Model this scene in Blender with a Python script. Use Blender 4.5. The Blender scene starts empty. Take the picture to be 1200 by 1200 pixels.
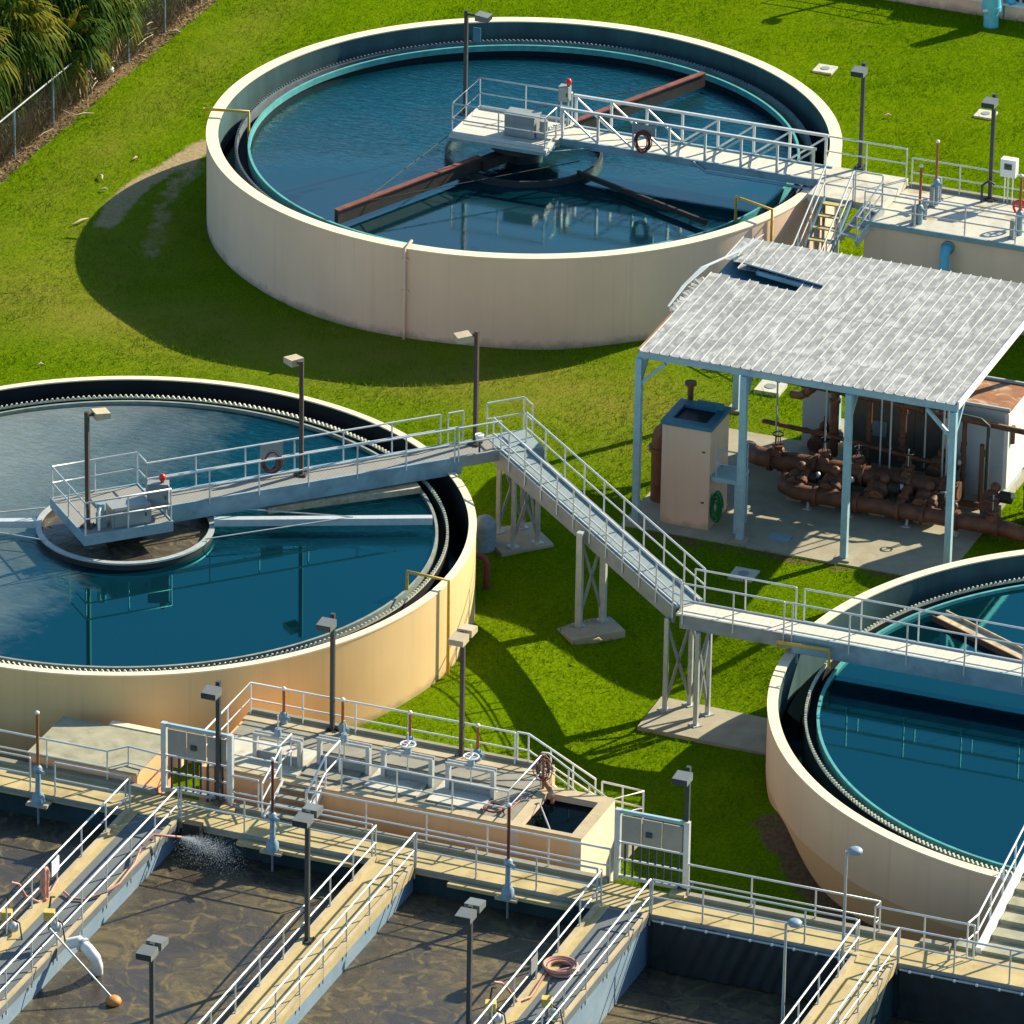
import bpy, math, random
import numpy as np
from mathutils import Vector, Matrix
random.seed(7); rng = np.random.default_rng(7)
R = math.radians
scn = bpy.context.scene
COL = scn.collection

# ------------------------------------------------------------------ camera
FPX, PITCH, ROLL, CZ, YAW = 8908.17, R(25.1084), R(0.96313), 117.21, R(21.0)
_f = Vector((0, math.cos(PITCH), -math.sin(PITCH))); _u0 = Vector((0, math.sin(PITCH), math.cos(PITCH))); _r0 = Vector((1, 0, 0))
_r = math.cos(ROLL)*_r0 + math.sin(ROLL)*_u0; _u = -math.sin(ROLL)*_r0 + math.cos(ROLL)*_u0
RZ = Matrix.Rotation(YAW, 3, 'Z')
FWD, RIGHT, UP = RZ @ _f, RZ @ _r, RZ @ _u
CAM = RZ @ Vector((0, -245.0, CZ))

def at(px, py, z=0.0):
    """surveyed point: photograph pixel (1200 px frame) at height z -> metres"""
    d = FWD + (px-600)/FPX*RIGHT - (py-600)/FPX*UP
    t = (z-CZ)/d.z
    return CAM + d*t

cam_d = bpy.data.cameras.new('camera'); cam = bpy.data.objects.new('camera', cam_d); COL.objects.link(cam)
cam_d.sensor_width = 36; cam_d.lens = 36*FPX/1200; cam_d.clip_start = 1; cam_d.clip_end = 3000
m3 = Matrix((RIGHT, UP, -FWD)).transposed()
cam.matrix_world = Matrix.Translation(CAM) @ m3.to_4x4()
scn.camera = cam

# ------------------------------------------------------------------ light
SUN = Vector((3.35, 5.15, 3.74)).normalized()
sl = bpy.data.lights.new('sun', 'SUN'); sl.energy = 4.55; sl.angle = R(0.5); sl.color = (1.0, 0.88, 0.66)
so = bpy.data.objects.new('sun', sl); COL.objects.link(so)
so.rotation_euler = SUN.to_track_quat('Z', 'Y').to_euler(); so.location = (0, 0, 80)
w = bpy.data.worlds.new('World'); scn.world = w; w.use_nodes = True
nt = w.node_tree; bg = nt.nodes['Background']
sky = nt.nodes.new('ShaderNodeTexSky'); sky.sky_type = 'NISHITA'; sky.sun_disc = False
sky.sun_elevation = math.asin(SUN.z); sky.sun_rotation = math.atan2(SUN.x, SUN.y)
sky.altitude = 0; sky.air_density = 1.0; sky.dust_density = 0.6; sky.ozone_density = 2.0
tint = nt.nodes.new('ShaderNodeMix'); tint.data_type = 'RGBA'; tint.blend_type = 'MULTIPLY'; tint.inputs[0].default_value = 1.0
tint.inputs[7].default_value = (0.80, 0.97, 1.0, 1)          # humid sea-blue air
nt.links.new(sky.outputs[0], tint.inputs[6]); nt.links.new(tint.outputs[2], bg.inputs[0]); bg.inputs[1].default_value = 0.088
scn.view_settings.view_transform = 'Standard'; scn.view_settings.look = 'None'
scn.view_settings.exposure = 1.03; scn.view_settings.gamma = 1.0
scn.cycles.max_bounces = 6; scn.cycles.diffuse_bounces = 3; scn.cycles.glossy_bounces = 3; scn.cycles.transparent_max_bounces = 6
scn.cycles.caustics_reflective = False; scn.cycles.caustics_refractive = False

# ------------------------------------------------------------------ materials
MATS = {}
def srgb(r, g, b):
    f = lambda c: (c/255/12.92) if c/255 <= 0.04045 else ((c/255+0.055)/1.055)**2.4
    return (f(r), f(g), f(b))
class NG:
    def __init__(s, m): s.t = m.node_tree; s.n = s.t.nodes; s.l = s.t.links
    def new(s, k, **kw):
        n = s.n.new(k)
        for a, v in kw.items(): setattr(n, a, v)
        return n
    def link(s, a, b): s.l.new(a, b)
    def coord(s, kind='Object'):
        if not hasattr(s, 'tc'): s.tc = s.new('ShaderNodeTexCoord')
        return s.tc.outputs[kind]
    def mapping(s, src, scale=(1, 1, 1), rot=(0, 0, 0)):
        m = s.new('ShaderNodeMapping'); m.inputs['Scale'].default_value = scale; m.inputs['Rotation'].default_value = rot
        s.link(src, m.inputs['Vector']); return m.outputs[0]
    def noise(s, vec, scale, detail=4, rough=0.55, dist=0.0):
        n = s.new('ShaderNodeTexNoise'); n.inputs['Scale'].default_value = scale; n.inputs['Detail'].default_value = detail
        n.inputs['Roughness'].default_value = rough; n.inputs['Distortion'].default_value = dist
        s.link(vec, n.inputs['Vector']); return n.outputs['Fac']
    def ramp(s, fac, stops):
        n = s.new('ShaderNodeValToRGB'); e = n.color_ramp.elements
        while len(e) < len(stops): e.new(0.5)
        for i, (p, c) in enumerate(stops):
            e[i].position = p; e[i].color = (*c, 1) if len(c) == 3 else c
        s.link(fac, n.inputs[0]); return n.outputs[0]
    def mix(s, fac, a, b, mode='MIX'):
        n = s.new('ShaderNodeMix'); n.data_type = 'RGBA'; n.blend_type = mode
        for v, i in ((fac, 0), (a, 6), (b, 7)):
            if isinstance(v, (int, float)): n.inputs[i].default_value = v
            elif isinstance(v, tuple): n.inputs[i].default_value = (*v, 1)
            else: s.link(v, n.inputs[i])
        return n.outputs[2]
    def math(s, op, a, b=0.0, c=0.0):
        n = s.new('ShaderNodeMath'); n.operation = op
        for i, v in enumerate((a, b, c)):
            if isinstance(v, (int, float)): n.inputs[i].default_value = v
            else: s.link(v, n.inputs[i])
        return n.outputs[0]
    def bump(s, h, strength=0.3, dist=0.02):
        n = s.new('ShaderNodeBump'); n.inputs['Strength'].default_value = strength; n.inputs['Distance'].default_value = dist
        s.link(h, n.inputs['Height']); return n.outputs[0]
def newmat(name):
    m = bpy.data.materials.new(name); m.use_nodes = True
    g = NG(m); g.b = m.node_tree.nodes['Principled BSDF']; MATS[name] = m; return m, g
def paint(name, c, rough=0.6, metal=0.0, var=0.12, scale=2.5, stain=None, stain_amt=0.35, bump=0.0, streak=False, fine=18, spec=0.5):
    """worn surface: base colour with broad blotches, fine grain and optional stains"""
    m, g = newmat(name); v = g.coord()
    if streak: sv = g.mapping(v, (1, 1, 0.12))
    else: sv = v
    n1 = g.noise(sv, scale, 5, 0.6); n2 = g.noise(v, fine, 3, 0.6)
    lo = tuple(x*(1-var) for x in c); hi = tuple(min(1, x*(1+var)) for x in c)
    col = g.ramp(n1, [(0.32, lo), (0.68, hi)])
    col = g.mix(0.25, col, g.ramp(n2, [(0.35, lo), (0.65, hi)]))
    if stain:
        n3 = g.noise(sv, scale*0.7, 6, 0.65, 0.6)
        col = g.mix(g.ramp(n3, [(0.52, (0, 0, 0)), (0.68, (stain_amt,)*3)]), col, stain)
    g.link(col, g.b.inputs['Base Color'])
    g.b.inputs['Roughness'].default_value = rough; g.b.inputs['Metallic'].default_value = metal
    g.b.inputs['Specular IOR Level'].default_value = spec
    if bump: g.link(g.bump(n2, bump, 0.02), g.b.inputs['Normal'])
    return m

C_CREAM = (0.80, 0.66, 0.45)
paint('rim_paint', (0.84, 0.69, 0.48), 0.7, var=0.05, scale=1.2, stain=(0.55, 0.45, 0.3), stain_amt=0.3)
def wall_mat(name, c, low=None, band_z=0.0):
    m, g = newmat(name); v = g.coord('Object')
    n1 = g.noise(g.mapping(v, (0.9, 0.9, 0.10)), 1.1, 5, 0.6); n2 = g.noise(v, 0.35, 4, 0.5); n3 = g.noise(v, 14, 3)
    n4 = g.noise(g.mapping(v, (2.2, 2.2, 0.05)), 1.4, 4, 0.65)
    col = g.ramp(n1, [(0.3, tuple(x*0.93 for x in c)), (0.7, tuple(x*1.05 for x in c))])
    col = g.mix(0.5, col, g.ramp(n2, [(0.35, tuple(x*0.9 for x in c)), (0.65, tuple(x*1.06 for x in c))]))
    col = g.mix(g.ramp(n4, [(0.55, (0, 0, 0)), (0.75, (0.34,)*3)]), col, tuple(x*0.70 for x in c))
    if low:
        sep = g.new('ShaderNodeSeparateXYZ'); g.link(v, sep.inputs[0])
        edge = g.math('ADD', sep.outputs[2], g.math('MULTIPLY', g.noise(v, 0.5, 3), 0.25))
        f = g.ramp(g.math('MULTIPLY_ADD', edge, 1.0, 0.5-band_z), [(0.59, (1, 1, 1)), (0.63, (0, 0, 0))])
        col = g.mix(f, col, low)
    sp_ = g.new('ShaderNodeSeparateXYZ'); g.link(v, sp_.inputs[0])
    hh_ = g.math('ADD', sp_.outputs[2], g.math('MULTIPLY', g.math('SUBTRACT', g.noise(v, 1.6, 6, 0.7), 0.5), -0.9))
    if not low: col = g.mix(g.ramp(hh_, [(0.06, (0.5,)*3), (0.34, (0, 0, 0))]), col, (0.20, 0.17, 0.10))   # mud splashed on the foot of the wall
    g.link(col, g.b.inputs['Base Color']); g.b.inputs['Roughness'].default_value = 0.85
    g.b.inputs['Specular IOR Level'].default_value = 0.2
    g.link(g.bump(n3, 0.08, 0.02), g.b.inputs['Normal']); return m
wall_mat('wall_pinkgrey', (0.86, 0.60, 0.45))
wall_mat('wall_ochre', (0.75, 0.53, 0.26))
wall_mat('wall_tan', (0.84, 0.56, 0.36), low=(0.70, 0.42, 0.21), band_z=0.0)
wall_mat('wall_orange', (0.86, 0.47, 0.23))
wall_mat('box_beige', (0.74, 0.52, 0.37))
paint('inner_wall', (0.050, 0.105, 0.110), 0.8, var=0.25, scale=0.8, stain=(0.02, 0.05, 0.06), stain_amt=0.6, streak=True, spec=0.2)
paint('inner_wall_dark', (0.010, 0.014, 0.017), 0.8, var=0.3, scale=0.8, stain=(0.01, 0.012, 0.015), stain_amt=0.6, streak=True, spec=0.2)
paint('launder_grey', (0.12, 0.15, 0.17), 0.8, var=0.25, scale=2, stain=(0.04, 0.06, 0.05), stain_amt=0.6)
paint('weir_teal', (0.07, 0.33, 0.33), 0.55, var=0.25, scale=3, stain=(0.1, 0.16, 0.07), stain_amt=0.5)
paint('weir_grey', (0.22, 0.26, 0.23), 0.6, var=0.3, scale=3, stain=(0.2, 0.2, 0.06), stain_amt=0.6)
paint('tooth', (0.55, 0.55, 0.42), 0.6, var=0.3, scale=6)
paint('aluminium', (0.62, 0.65, 0.65), 0.42, metal=0.35, var=0.1, scale=5, stain=(0.45, 0.45, 0.4), stain_amt=0.25)
paint('galvanised', (0.46, 0.49, 0.49), 0.5, metal=0.3, var=0.15, scale=3, stain=(0.25, 0.24, 0.2), stain_amt=0.35)
paint('steel_grey', (0.26, 0.29, 0.30), 0.6, metal=0.2, var=0.15, scale=2, stain=(0.16, 0.12, 0.08), stain_amt=0.3)
paint('girder_blue', (0.22, 0.34, 0.40), 0.55, metal=0.1, var=0.18, scale=1.5, stain=(0.1, 0.14, 0.16), stain_amt=0.4)
paint('post_blue', (0.30, 0.47, 0.54), 0.55, var=0.12, scale=2, stain=(0.25, 0.16, 0.09), stain_amt=0.3)
paint('lamp_dark', (0.045, 0.05, 0.05), 0.55, var=0.2, scale=2)
paint('lamp_brown', (0.07, 0.05, 0.04), 0.6, var=0.2, scale=2)
paint('lamp_grey', (0.15, 0.165, 0.165), 0.5, var=0.1, scale=4)
paint('lamp_beige', (0.50, 0.41, 0.27), 0.6, var=0.12, scale=5)
paint('lens_glass', (0.03, 0.045, 0.05), 0.15, var=0.1)
paint('concrete', (0.47, 0.39, 0.25), 0.9, var=0.16, scale=1.3, stain=(0.27, 0.22, 0.13), stain_amt=0.55, bump=0.15, spec=0.2)
paint('concrete_yellow', (0.46, 0.375, 0.19), 0.9, var=0.16, scale=1.1, stain=(0.27, 0.20, 0.09), stain_amt=0.6, bump=0.15, spec=0.2)
paint('concrete_white', (0.52, 0.51, 0.43), 0.9, var=0.14, scale=1.2, stain=(0.34, 0.25, 0.13), stain_amt=0.75, bump=0.12, spec=0.2)
paint('concrete_grey', (0.27, 0.26, 0.21), 0.9, var=0.15, scale=1.5, stain=(0.2, 0.19, 0.15), stain_amt=0.5, bump=0.15, spec=0.2)
paint('concrete_mossy', (0.33, 0.32, 0.23), 0.92, var=0.22, scale=1.5, stain=(0.16, 0.17, 0.10), stain_amt=0.6, bump=0.2, spec=0.2)
paint('pad_concrete', (0.34, 0.315, 0.23), 0.9, var=0.14, scale=1.2, stain=(0.24, 0.20, 0.13), stain_amt=0.45, bump=0.15, spec=0.2)
paint('walk_grey', (0.135, 0.155, 0.165), 0.85, var=0.15, scale=0.9, stain=(0.13, 0.13, 0.11), stain_amt=0.5, spec=0.2)
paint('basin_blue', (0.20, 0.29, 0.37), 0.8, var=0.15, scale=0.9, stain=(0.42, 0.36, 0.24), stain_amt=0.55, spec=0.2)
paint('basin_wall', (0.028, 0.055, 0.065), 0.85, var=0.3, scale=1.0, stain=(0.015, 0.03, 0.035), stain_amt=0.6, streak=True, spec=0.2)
paint('tarp_black', (0.012, 0.02, 0.024), 0.55, var=0.4, scale=1.6)
paint('rust_red', (0.17, 0.045, 0.028), 0.8, var=0.35, scale=3, stain=(0.05, 0.025, 0.02), stain_amt=0.7, bump=0.2)
paint('iron_brown', (0.125, 0.050, 0.026), 0.6, var=0.5, scale=2.2, stain=(0.22, 0.085, 0.03), stain_amt=0.6, bump=0.2)
paint('iron_dark', (0.022, 0.018, 0.015), 0.7, var=0.4, scale=3, stain=(0.08, 0.04, 0.02), stain_amt=0.4)
paint('ring_dark', (0.02, 0.025, 0.028), 0.6, var=0.3, scale=3, stain=(0.06, 0.05, 0.03), stain_amt=0.4)
paint('orange_pipe', (0.34, 0.11, 0.025), 0.6, var=0.2, scale=4)
paint('maroon_pipe', (0.15, 0.035, 0.022), 0.6, var=0.2, scale=4)
paint('white_paint', (0.80, 0.80, 0.77), 0.5, var=0.06, scale=3, stain=(0.55, 0.5, 0.42), stain_amt=0.25)
paint('cabinet_white', (0.42, 0.48, 0.52), 0.5, var=0.08, scale=1.5, stain=(0.4, 0.38, 0.33), stain_amt=0.3)
paint('cabinet_grey', (0.30, 0.32, 0.31), 0.5, metal=0.2, var=0.1, scale=3)
paint('panel_taupe', (0.34, 0.31, 0.26), 0.6, var=0.1, scale=2, stain=(0.27, 0.24, 0.2), stain_amt=0.4)
paint('tank_bronze', (0.13, 0.105, 0.08), 0.5, var=0.2, scale=1.2, stain=(0.08, 0.06, 0.05), stain_amt=0.5)
paint('rust_orange', (0.30, 0.125, 0.05), 0.75, var=0.3, scale=2, stain=(0.6, 0.55, 0.45), stain_amt=0.7)
paint('valve_blue', (0.20, 0.30, 0.37), 0.5, var=0.2, scale=6, stain=(0.5, 0.52, 0.5), stain_amt=0.4)
paint('pipe_blue', (0.10, 0.42, 0.62), 0.45, var=0.12, scale=4)
paint('hydrant_blue', (0.12, 0.52, 0.66), 0.4, var=0.12, scale=4)
paint('red_paint', (0.62, 0.02, 0.025), 0.4, var=0.1)
paint('beacon_red', (0.7, 0.03, 0.02), 0.25, var=0.05)
paint('yellow_paint', (0.55, 0.36, 0.03), 0.5, var=0.15, scale=5, stain=(0.35, 0.25, 0.05), stain_amt=0.4)
paint('hose_pink', (0.50, 0.25, 0.19), 0.6, var=0.15, scale=6)
paint('hose_red', (0.17, 0.032, 0.024), 0.55, var=0.2, scale=6)
paint('hose_green', (0.01, 0.16, 0.05), 0.45, var=0.2, scale=6)
paint('float_orange', (0.60, 0.24, 0.05), 0.55, var=0.2, scale=5)
paint('black_rubber', (0.012, 0.012, 0.014), 0.6, var=0.3)
paint('blue_steel', (0.03, 0.16, 0.24), 0.5, var=0.2, scale=3, stain=(0.1, 0.09, 0.06), stain_amt=0.3)
paint('bar_navy', (0.025, 0.045, 0.065), 0.5, var=0.2)
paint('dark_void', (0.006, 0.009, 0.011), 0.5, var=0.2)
paint('scum_tan', (0.50, 0.42, 0.28), 0.8, var=0.3, scale=3, stain=(0.25, 0.20, 0.06), stain_amt=0.8, bump=0.3)
paint('paper', (0.8, 0.8, 0.78), 0.7, var=0.04)
paint('dead_leaf', (0.30, 0.19, 0.09), 0.85, var=0.4, scale=3, fine=40)
paint('trunk_bark', (0.13, 0.095, 0.065), 0.95, var=0.35, scale=6, bump=0.4)
paint('stick_tan', (0.50, 0.42, 0.27), 0.9, var=0.2, scale=5)
paint('yellow_curb', (0.62, 0.46, 0.10), 0.8, var=0.2, scale=4)

# decks with seams -------------------------------------------------------
def deck_mat(name, c, period, axis=0, dark=0.55, width=0.06, rough=0.8, var=0.1):
    m, g = newmat(name); v = g.coord()
    sep = g.new('ShaderNodeSeparateXYZ'); g.link(v, sep.inputs[0])
    fr = g.math('FRACT', g.math('DIVIDE', sep.outputs[axis], period))
    seam = g.math('LESS_THAN', fr, width)
    n1 = g.noise(v, 2.2, 5, 0.6); n2 = g.noise(v, 22, 3)
    col = g.ramp(n1, [(0.3, tuple(x*(1-var) for x in c)), (0.7, tuple(min(1, x*(1+var)) for x in c))])
    col = g.mix(0.3, col, g.ramp(n2, [(0.35, tuple(x*(1-var) for x in c)), (0.65, tuple(min(1, x*(1+var)) for x in c))]))
    col = g.mix(g.math('MULTIPLY', seam, dark), col, tuple(x*0.3 for x in c))
    g.link(col, g.b.inputs['Base Color']); g.b.inputs['Roughness'].default_value = rough
    g.b.inputs['Specular IOR Level'].default_value = 0.25
    return m
deck_mat('deck_cream', (0.60, 0.57, 0.48), 0.33, 0, 0.28, 0.08)
deck_mat('deck_plank', (0.60, 0.57, 0.49), 0.30, 1, 0.5, 0.08)
deck_mat('deck_grating', (0.27, 0.27, 0.245), 0.12, 0, 0.25, 0.3, var=0.08)
deck_mat('deck_fibre', (0.24, 0.30, 0.315), 0.60, 0, 0.45, 0.05, var=0.08)

# grass and dirt ----------------------------------------------------------
def grass_ground():
    m, g = newmat('grass_ground'); v = g.coord()
    big = g.noise(v, 0.10, 4, 0.55, 0.3); med = g.noise(v, 0.7, 5, 0.6, 0.4); fine = g.noise(v, 9, 4, 0.7)
    col = g.ramp(big, [(0.35, (0.070, 0.150, 0.002)), (0.50, (0.105, 0.190, 0.002)), (0.65, (0.150, 0.200, 0.004))])
    col = g.mix(0.5, col, g.ramp(med, [(0.35, (0.060, 0.135, 0.002)), (0.65, (0.150, 0.215, 0.003))]))
    col = g.mix(0.55, col, g.ramp(fine, [(0.35, (0.028, 0.075, 0.001)), (0.62, (0.150, 0.225, 0.003))]))
    # dry worn zone round the big round tank and along its walk
    dry = g.noise(v, 0.22, 5, 0.65, 0.5)
    col = g.mix(g.ramp(dry, [(0.60, (0, 0, 0)), (0.76, (0.4,)*3)]), col, (0.200, 0.180, 0.030))
    att = g.new('ShaderNodeVertexColor'); att.layer_name = 'ground_kind'
    s = g.new('ShaderNodeSeparateColor'); g.link(att.outputs['Color'], s.inputs[0])
    edge = g.noise(v, 1.1, 5, 0.65)
    dn = g.noise(v, 6, 5, 0.7)
    dirtc = g.ramp(dn, [(0.3, (0.13, 0.085, 0.045)), (0.7, (0.27, 0.19, 0.11))])
    sand = g.ramp(dn, [(0.3, (0.27, 0.21, 0.12)), (0.7, (0.42, 0.33, 0.20))])
    soil = g.ramp(dn, [(0.3, (0.10, 0.055, 0.03)), (0.7, (0.20, 0.12, 0.07))])
    def k(ch): return g.ramp(g.math('ADD', s.outputs[ch], g.math('MULTIPLY', g.math('SUBTRACT', edge, 0.5), 0.9)), [(0.40, (0, 0, 0)), (0.60, (1, 1, 1))])
    col = g.mix(k(0), col, dirtc); col = g.mix(k(1), col, sand); col = g.mix(k(2), col, soil)
    dz = g.new('ShaderNodeAttribute'); dz.attribute_name = 'dry'
    col = g.mix(dz.outputs['Fac'], col, (0.200, 0.190, 0.030))
    g.link(col, g.b.inputs['Base Color']); g.b.inputs['Roughness'].default_value = 1.0; g.b.inputs['Specular IOR Level'].default_value = 0.0
    g.link(g.bump(g.math('ADD', fine, g.math('MULTIPLY', med, 2.0)), 0.7, 0.08), g.b.inputs['Normal'])
grass_ground()
def leafmat(name, a, b, c, rough=0.6, scale=0.9, trans=0.25, spec=0.25, dry=None):
    m, g = newmat(name); v = g.coord()
    n = g.noise(v, scale, 4, 0.6)
    rnd = g.new('ShaderNodeNewGeometry')
    col = g.ramp(n, [(0.3, a), (0.5, b), (0.7, c)])
    col = g.mix(0.6, col, g.ramp(rnd.outputs['Random Per Island'], [(0.0, a), (0.5, b), (1.0, c)]))
    if dry:
        dz = g.new('ShaderNodeAttribute'); dz.attribute_name = 'dry'; col = g.mix(dz.outputs['Fac'], col, dry)
    g.link(col, g.b.inputs['Base Color']); g.b.inputs['Roughness'].default_value = rough; g.b.inputs['Specular IOR Level'].default_value = spec
    tr = g.new('ShaderNodeBsdfTranslucent'); g.link(col, tr.inputs[0])
    mx = g.new('ShaderNodeMixShader'); mx.inputs[0].default_value = trans
    g.link(g.b.outputs[0], mx.inputs[1]); g.link(tr.outputs[0], mx.inputs[2])
    out = [n for n in g.n if n.type == 'OUTPUT_MATERIAL'][0]; g.link(mx.outputs[0], out.inputs[0])
leafmat('grass_blade', (0.055, 0.160, 0.001), (0.122, 0.250, 0.002), (0.205, 0.295, 0.004), 0.9, 0.35, 0.3, 0.0, (0.250, 0.235, 0.040))
leafmat('palm_leaf', (0.010, 0.040, 0.004), (0.034, 0.082, 0.006), (0.095, 0.135, 0.010), 0.75, 0.6, 0.2, 0.08)
leafmat('palm_yellow', (0.06, 0.10, 0.004), (0.13, 0.15, 0.008), (0.24, 0.17, 0.02), 0.75, 0.6, 0.2, 0.08)
leafmat('brush_dry', (0.06, 0.05, 0.025), (0.14, 0.11, 0.055), (0.30, 0.23, 0.12), 0.85, 1.5, 0.1)
leafmat('litter', (0.13, 0.085, 0.04), (0.24, 0.165, 0.09), (0.42, 0.33, 0.20), 0.85, 1.5, 0.1)
leafmat('shrub_leaf', (0.03, 0.06, 0.008), (0.08, 0.12, 0.012), (0.17, 0.19, 0.02), 0.6, 0.9, 0.25)

# water --------------------------------------------------------------------
def water(name, body, tint_calm, tint_glare, wx, wy, thr=0.5, soft=0.12, strength=0.5, always=0.0, body_glare=None, rip_lin=None, ior=1.5):
    """dark clarified water: calm mirror, wind-ruffled patches on one side with sky glare painted in"""
    m, g = newmat(name); v = g.coord()
    sep = g.new('ShaderNodeSeparateXYZ'); g.link(v, sep.inputs[0])
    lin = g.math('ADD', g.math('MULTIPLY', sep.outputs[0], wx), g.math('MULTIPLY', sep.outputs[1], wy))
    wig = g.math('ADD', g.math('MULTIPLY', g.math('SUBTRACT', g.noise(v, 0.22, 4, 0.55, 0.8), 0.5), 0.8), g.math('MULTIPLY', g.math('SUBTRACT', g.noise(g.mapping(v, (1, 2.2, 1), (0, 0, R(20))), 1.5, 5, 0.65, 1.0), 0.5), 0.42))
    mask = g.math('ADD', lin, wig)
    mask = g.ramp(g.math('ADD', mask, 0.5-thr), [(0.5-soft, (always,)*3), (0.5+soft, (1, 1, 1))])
    rip = g.noise(g.mapping(v, (1, 1.8, 1), (0, 0, R(20))), 2.6, 5, 0.62, 1.2)
    rip2 = g.noise(v, 0.9, 3, 0.5, 0.5)
    h = g.math('ADD', rip, g.math('MULTIPLY', rip2, 0.8))
    b = g.new('ShaderNodeBump'); b.inputs['Distance'].default_value = 0.05; g.link(h, b.inputs['Height'])
    if rip_lin:
        l2 = g.math('ADD', g.math('MULTIPLY', sep.outputs[0], rip_lin[0]), g.math('MULTIPLY', sep.outputs[1], rip_lin[1]))
        l2 = g.math('ADD', l2, g.math('MULTIPLY', wig, 0.6))
        rmask = g.math('MAXIMUM', g.math('MULTIPLY', mask, rip_lin[4]), g.ramp(g.math('ADD', l2, 0.5-rip_lin[2]), [(0.30, (rip_lin[3],)*3), (0.70, (1, 1, 1))]))
    else: rmask = mask
    g.link(g.math('MULTIPLY', rmask, strength), b.inputs['Strength'])
    df = g.new('ShaderNodeBsdfDiffuse'); g.link(g.mix(mask, body, body_glare or body), df.inputs[0])  # sky glare painted into the patches by their own body colour and tint
    gl = g.new('ShaderNodeBsdfGlossy'); gl.inputs['Roughness'].default_value = 0.03; g.link(g.mix(mask, tint_calm, tint_glare), gl.inputs[0]); g.link(b.outputs[0], gl.inputs['Normal'])
    fr = g.new('ShaderNodeFresnel'); fr.inputs[0].default_value = ior; g.link(b.outputs[0], fr.inputs['Normal'])
    mx = g.new('ShaderNodeMixShader'); g.link(fr.outputs[0], mx.inputs[0]); g.link(df.outputs[0], mx.inputs[1]); g.link(gl.outputs[0], mx.inputs[2])
    g.link(mx.outputs[0], [n for n in g.n if n.type == 'OUTPUT_MATERIAL'][0].inputs[0])
water('water_north', (0.001, 0.024, 0.038), (0.40, 1.0, 1.0), (0.85, 1.0, 1.0), 0.0, -0.03, -0.86, 0.22, 0.85, 0.0, (0.001, 0.018, 0.026), (-0.045, 0.117, 3.95, 0.04, 0.0), 1.95)
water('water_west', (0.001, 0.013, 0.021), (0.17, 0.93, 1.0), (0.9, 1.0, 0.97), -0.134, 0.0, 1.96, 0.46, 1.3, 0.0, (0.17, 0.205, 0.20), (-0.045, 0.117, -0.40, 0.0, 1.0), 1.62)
water('water_east', (0.001, 0.013, 0.021), (0.17, 0.93, 1.0), (0.3, 0.95, 0.95), 0, 0, 0.9, 0.2, 0.4, 0.02, None, None, 1.60)
water('water_dark', (0.001, 0.003, 0.004), (0.10, 0.18, 0.22), (0.2, 0.3, 0.34), 0, 0, 0.5, 0.3, 0.3, 0.1)
def sludge():
    m, g = newmat('sludge'); v = g.coord()
    d = g.new('ShaderNodeVectorMath'); d.operation = 'MULTIPLY_ADD'
    cn = g.new('ShaderNodeTexNoise'); cn.inputs['Scale'].default_value = 0.45; cn.inputs['Detail'].default_value = 2; cn.inputs['Distortion'].default_value = 1.0; g.link(v, cn.inputs['Vector'])
    g.link(cn.outputs['Color'], d.inputs[0]); d.inputs[1].default_value = (1.4, 1.4, 0); g.link(v, d.inputs[2])
    p = d.outputs[0]
    big = g.noise(p, 0.22, 3, 0.5, 0.6)                          # drifting rafts of froth
    mid = g.noise(p, 1.0, 8, 0.66, 1.8)                         # curls inside the rafts
    fib = g.noise(g.mapping(p, (1, 1.7, 1), (0, 0, R(35))), 5.5, 9, 0.8, 1.6)
    vor = g.new('ShaderNodeTexVoronoi'); vor.feature = 'SMOOTH_F1'; vor.inputs['Scale'].default_value = 0.55; g.link(p, vor.inputs['Vector'])
    vein = g.new('ShaderNodeTexVoronoi'); vein.feature = 'DISTANCE_TO_EDGE'; vein.inputs['Scale'].default_value = 0.8; g.link(p, vein.inputs['Vector'])
    lines = g.math('MULTIPLY', g.ramp(vein.outputs['Distance'], [(0.0, (1, 1, 1)), (0.07, (0, 0, 0))]), g.ramp(mid, [(0.42, (0, 0, 0)), (0.58, (1, 1, 1))]))
    raft = g.ramp(g.math('ADD', g.math('MULTIPLY', big, 0.62), g.math('MULTIPLY', mid, 0.38)), [(0.43, (0, 0, 0)), (0.62, (0.85,)*3)])
    foam = g.math('MULTIPLY', raft, g.ramp(g.math('ADD', g.math('MULTIPLY', fib, 0.6), g.math('MULTIPLY', mid, 0.4)), [(0.36, (0.12,)*3), (0.60, (1, 1, 1))]))
    foam = g.math('MINIMUM', g.math('ADD', foam, g.math('MULTIPLY', lines, 0.9)), 1.0)
    base = g.ramp(mid, [(0.3, (0.048, 0.041, 0.033)), (0.7, (0.070, 0.061, 0.050))])
    foamc = g.ramp(fib, [(0.35, (0.090, 0.071, 0.032)), (0.65, (0.180, 0.144, 0.068))])
    g.link(g.mix(foam, base, foamc), g.b.inputs['Base Color'])
    g.link(g.ramp(foam, [(0, (0.16,)*3), (0.6, (0.7,)*3)]), g.b.inputs['Roughness'])
    g.b.inputs['Specular IOR Level'].default_value = 0.35
    g.link(g.bump(g.math('ADD', g.math('MULTIPLY', fib, 0.5), mid), 0.22, 0.08), g.b.inputs['Normal'])
sludge()
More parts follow.
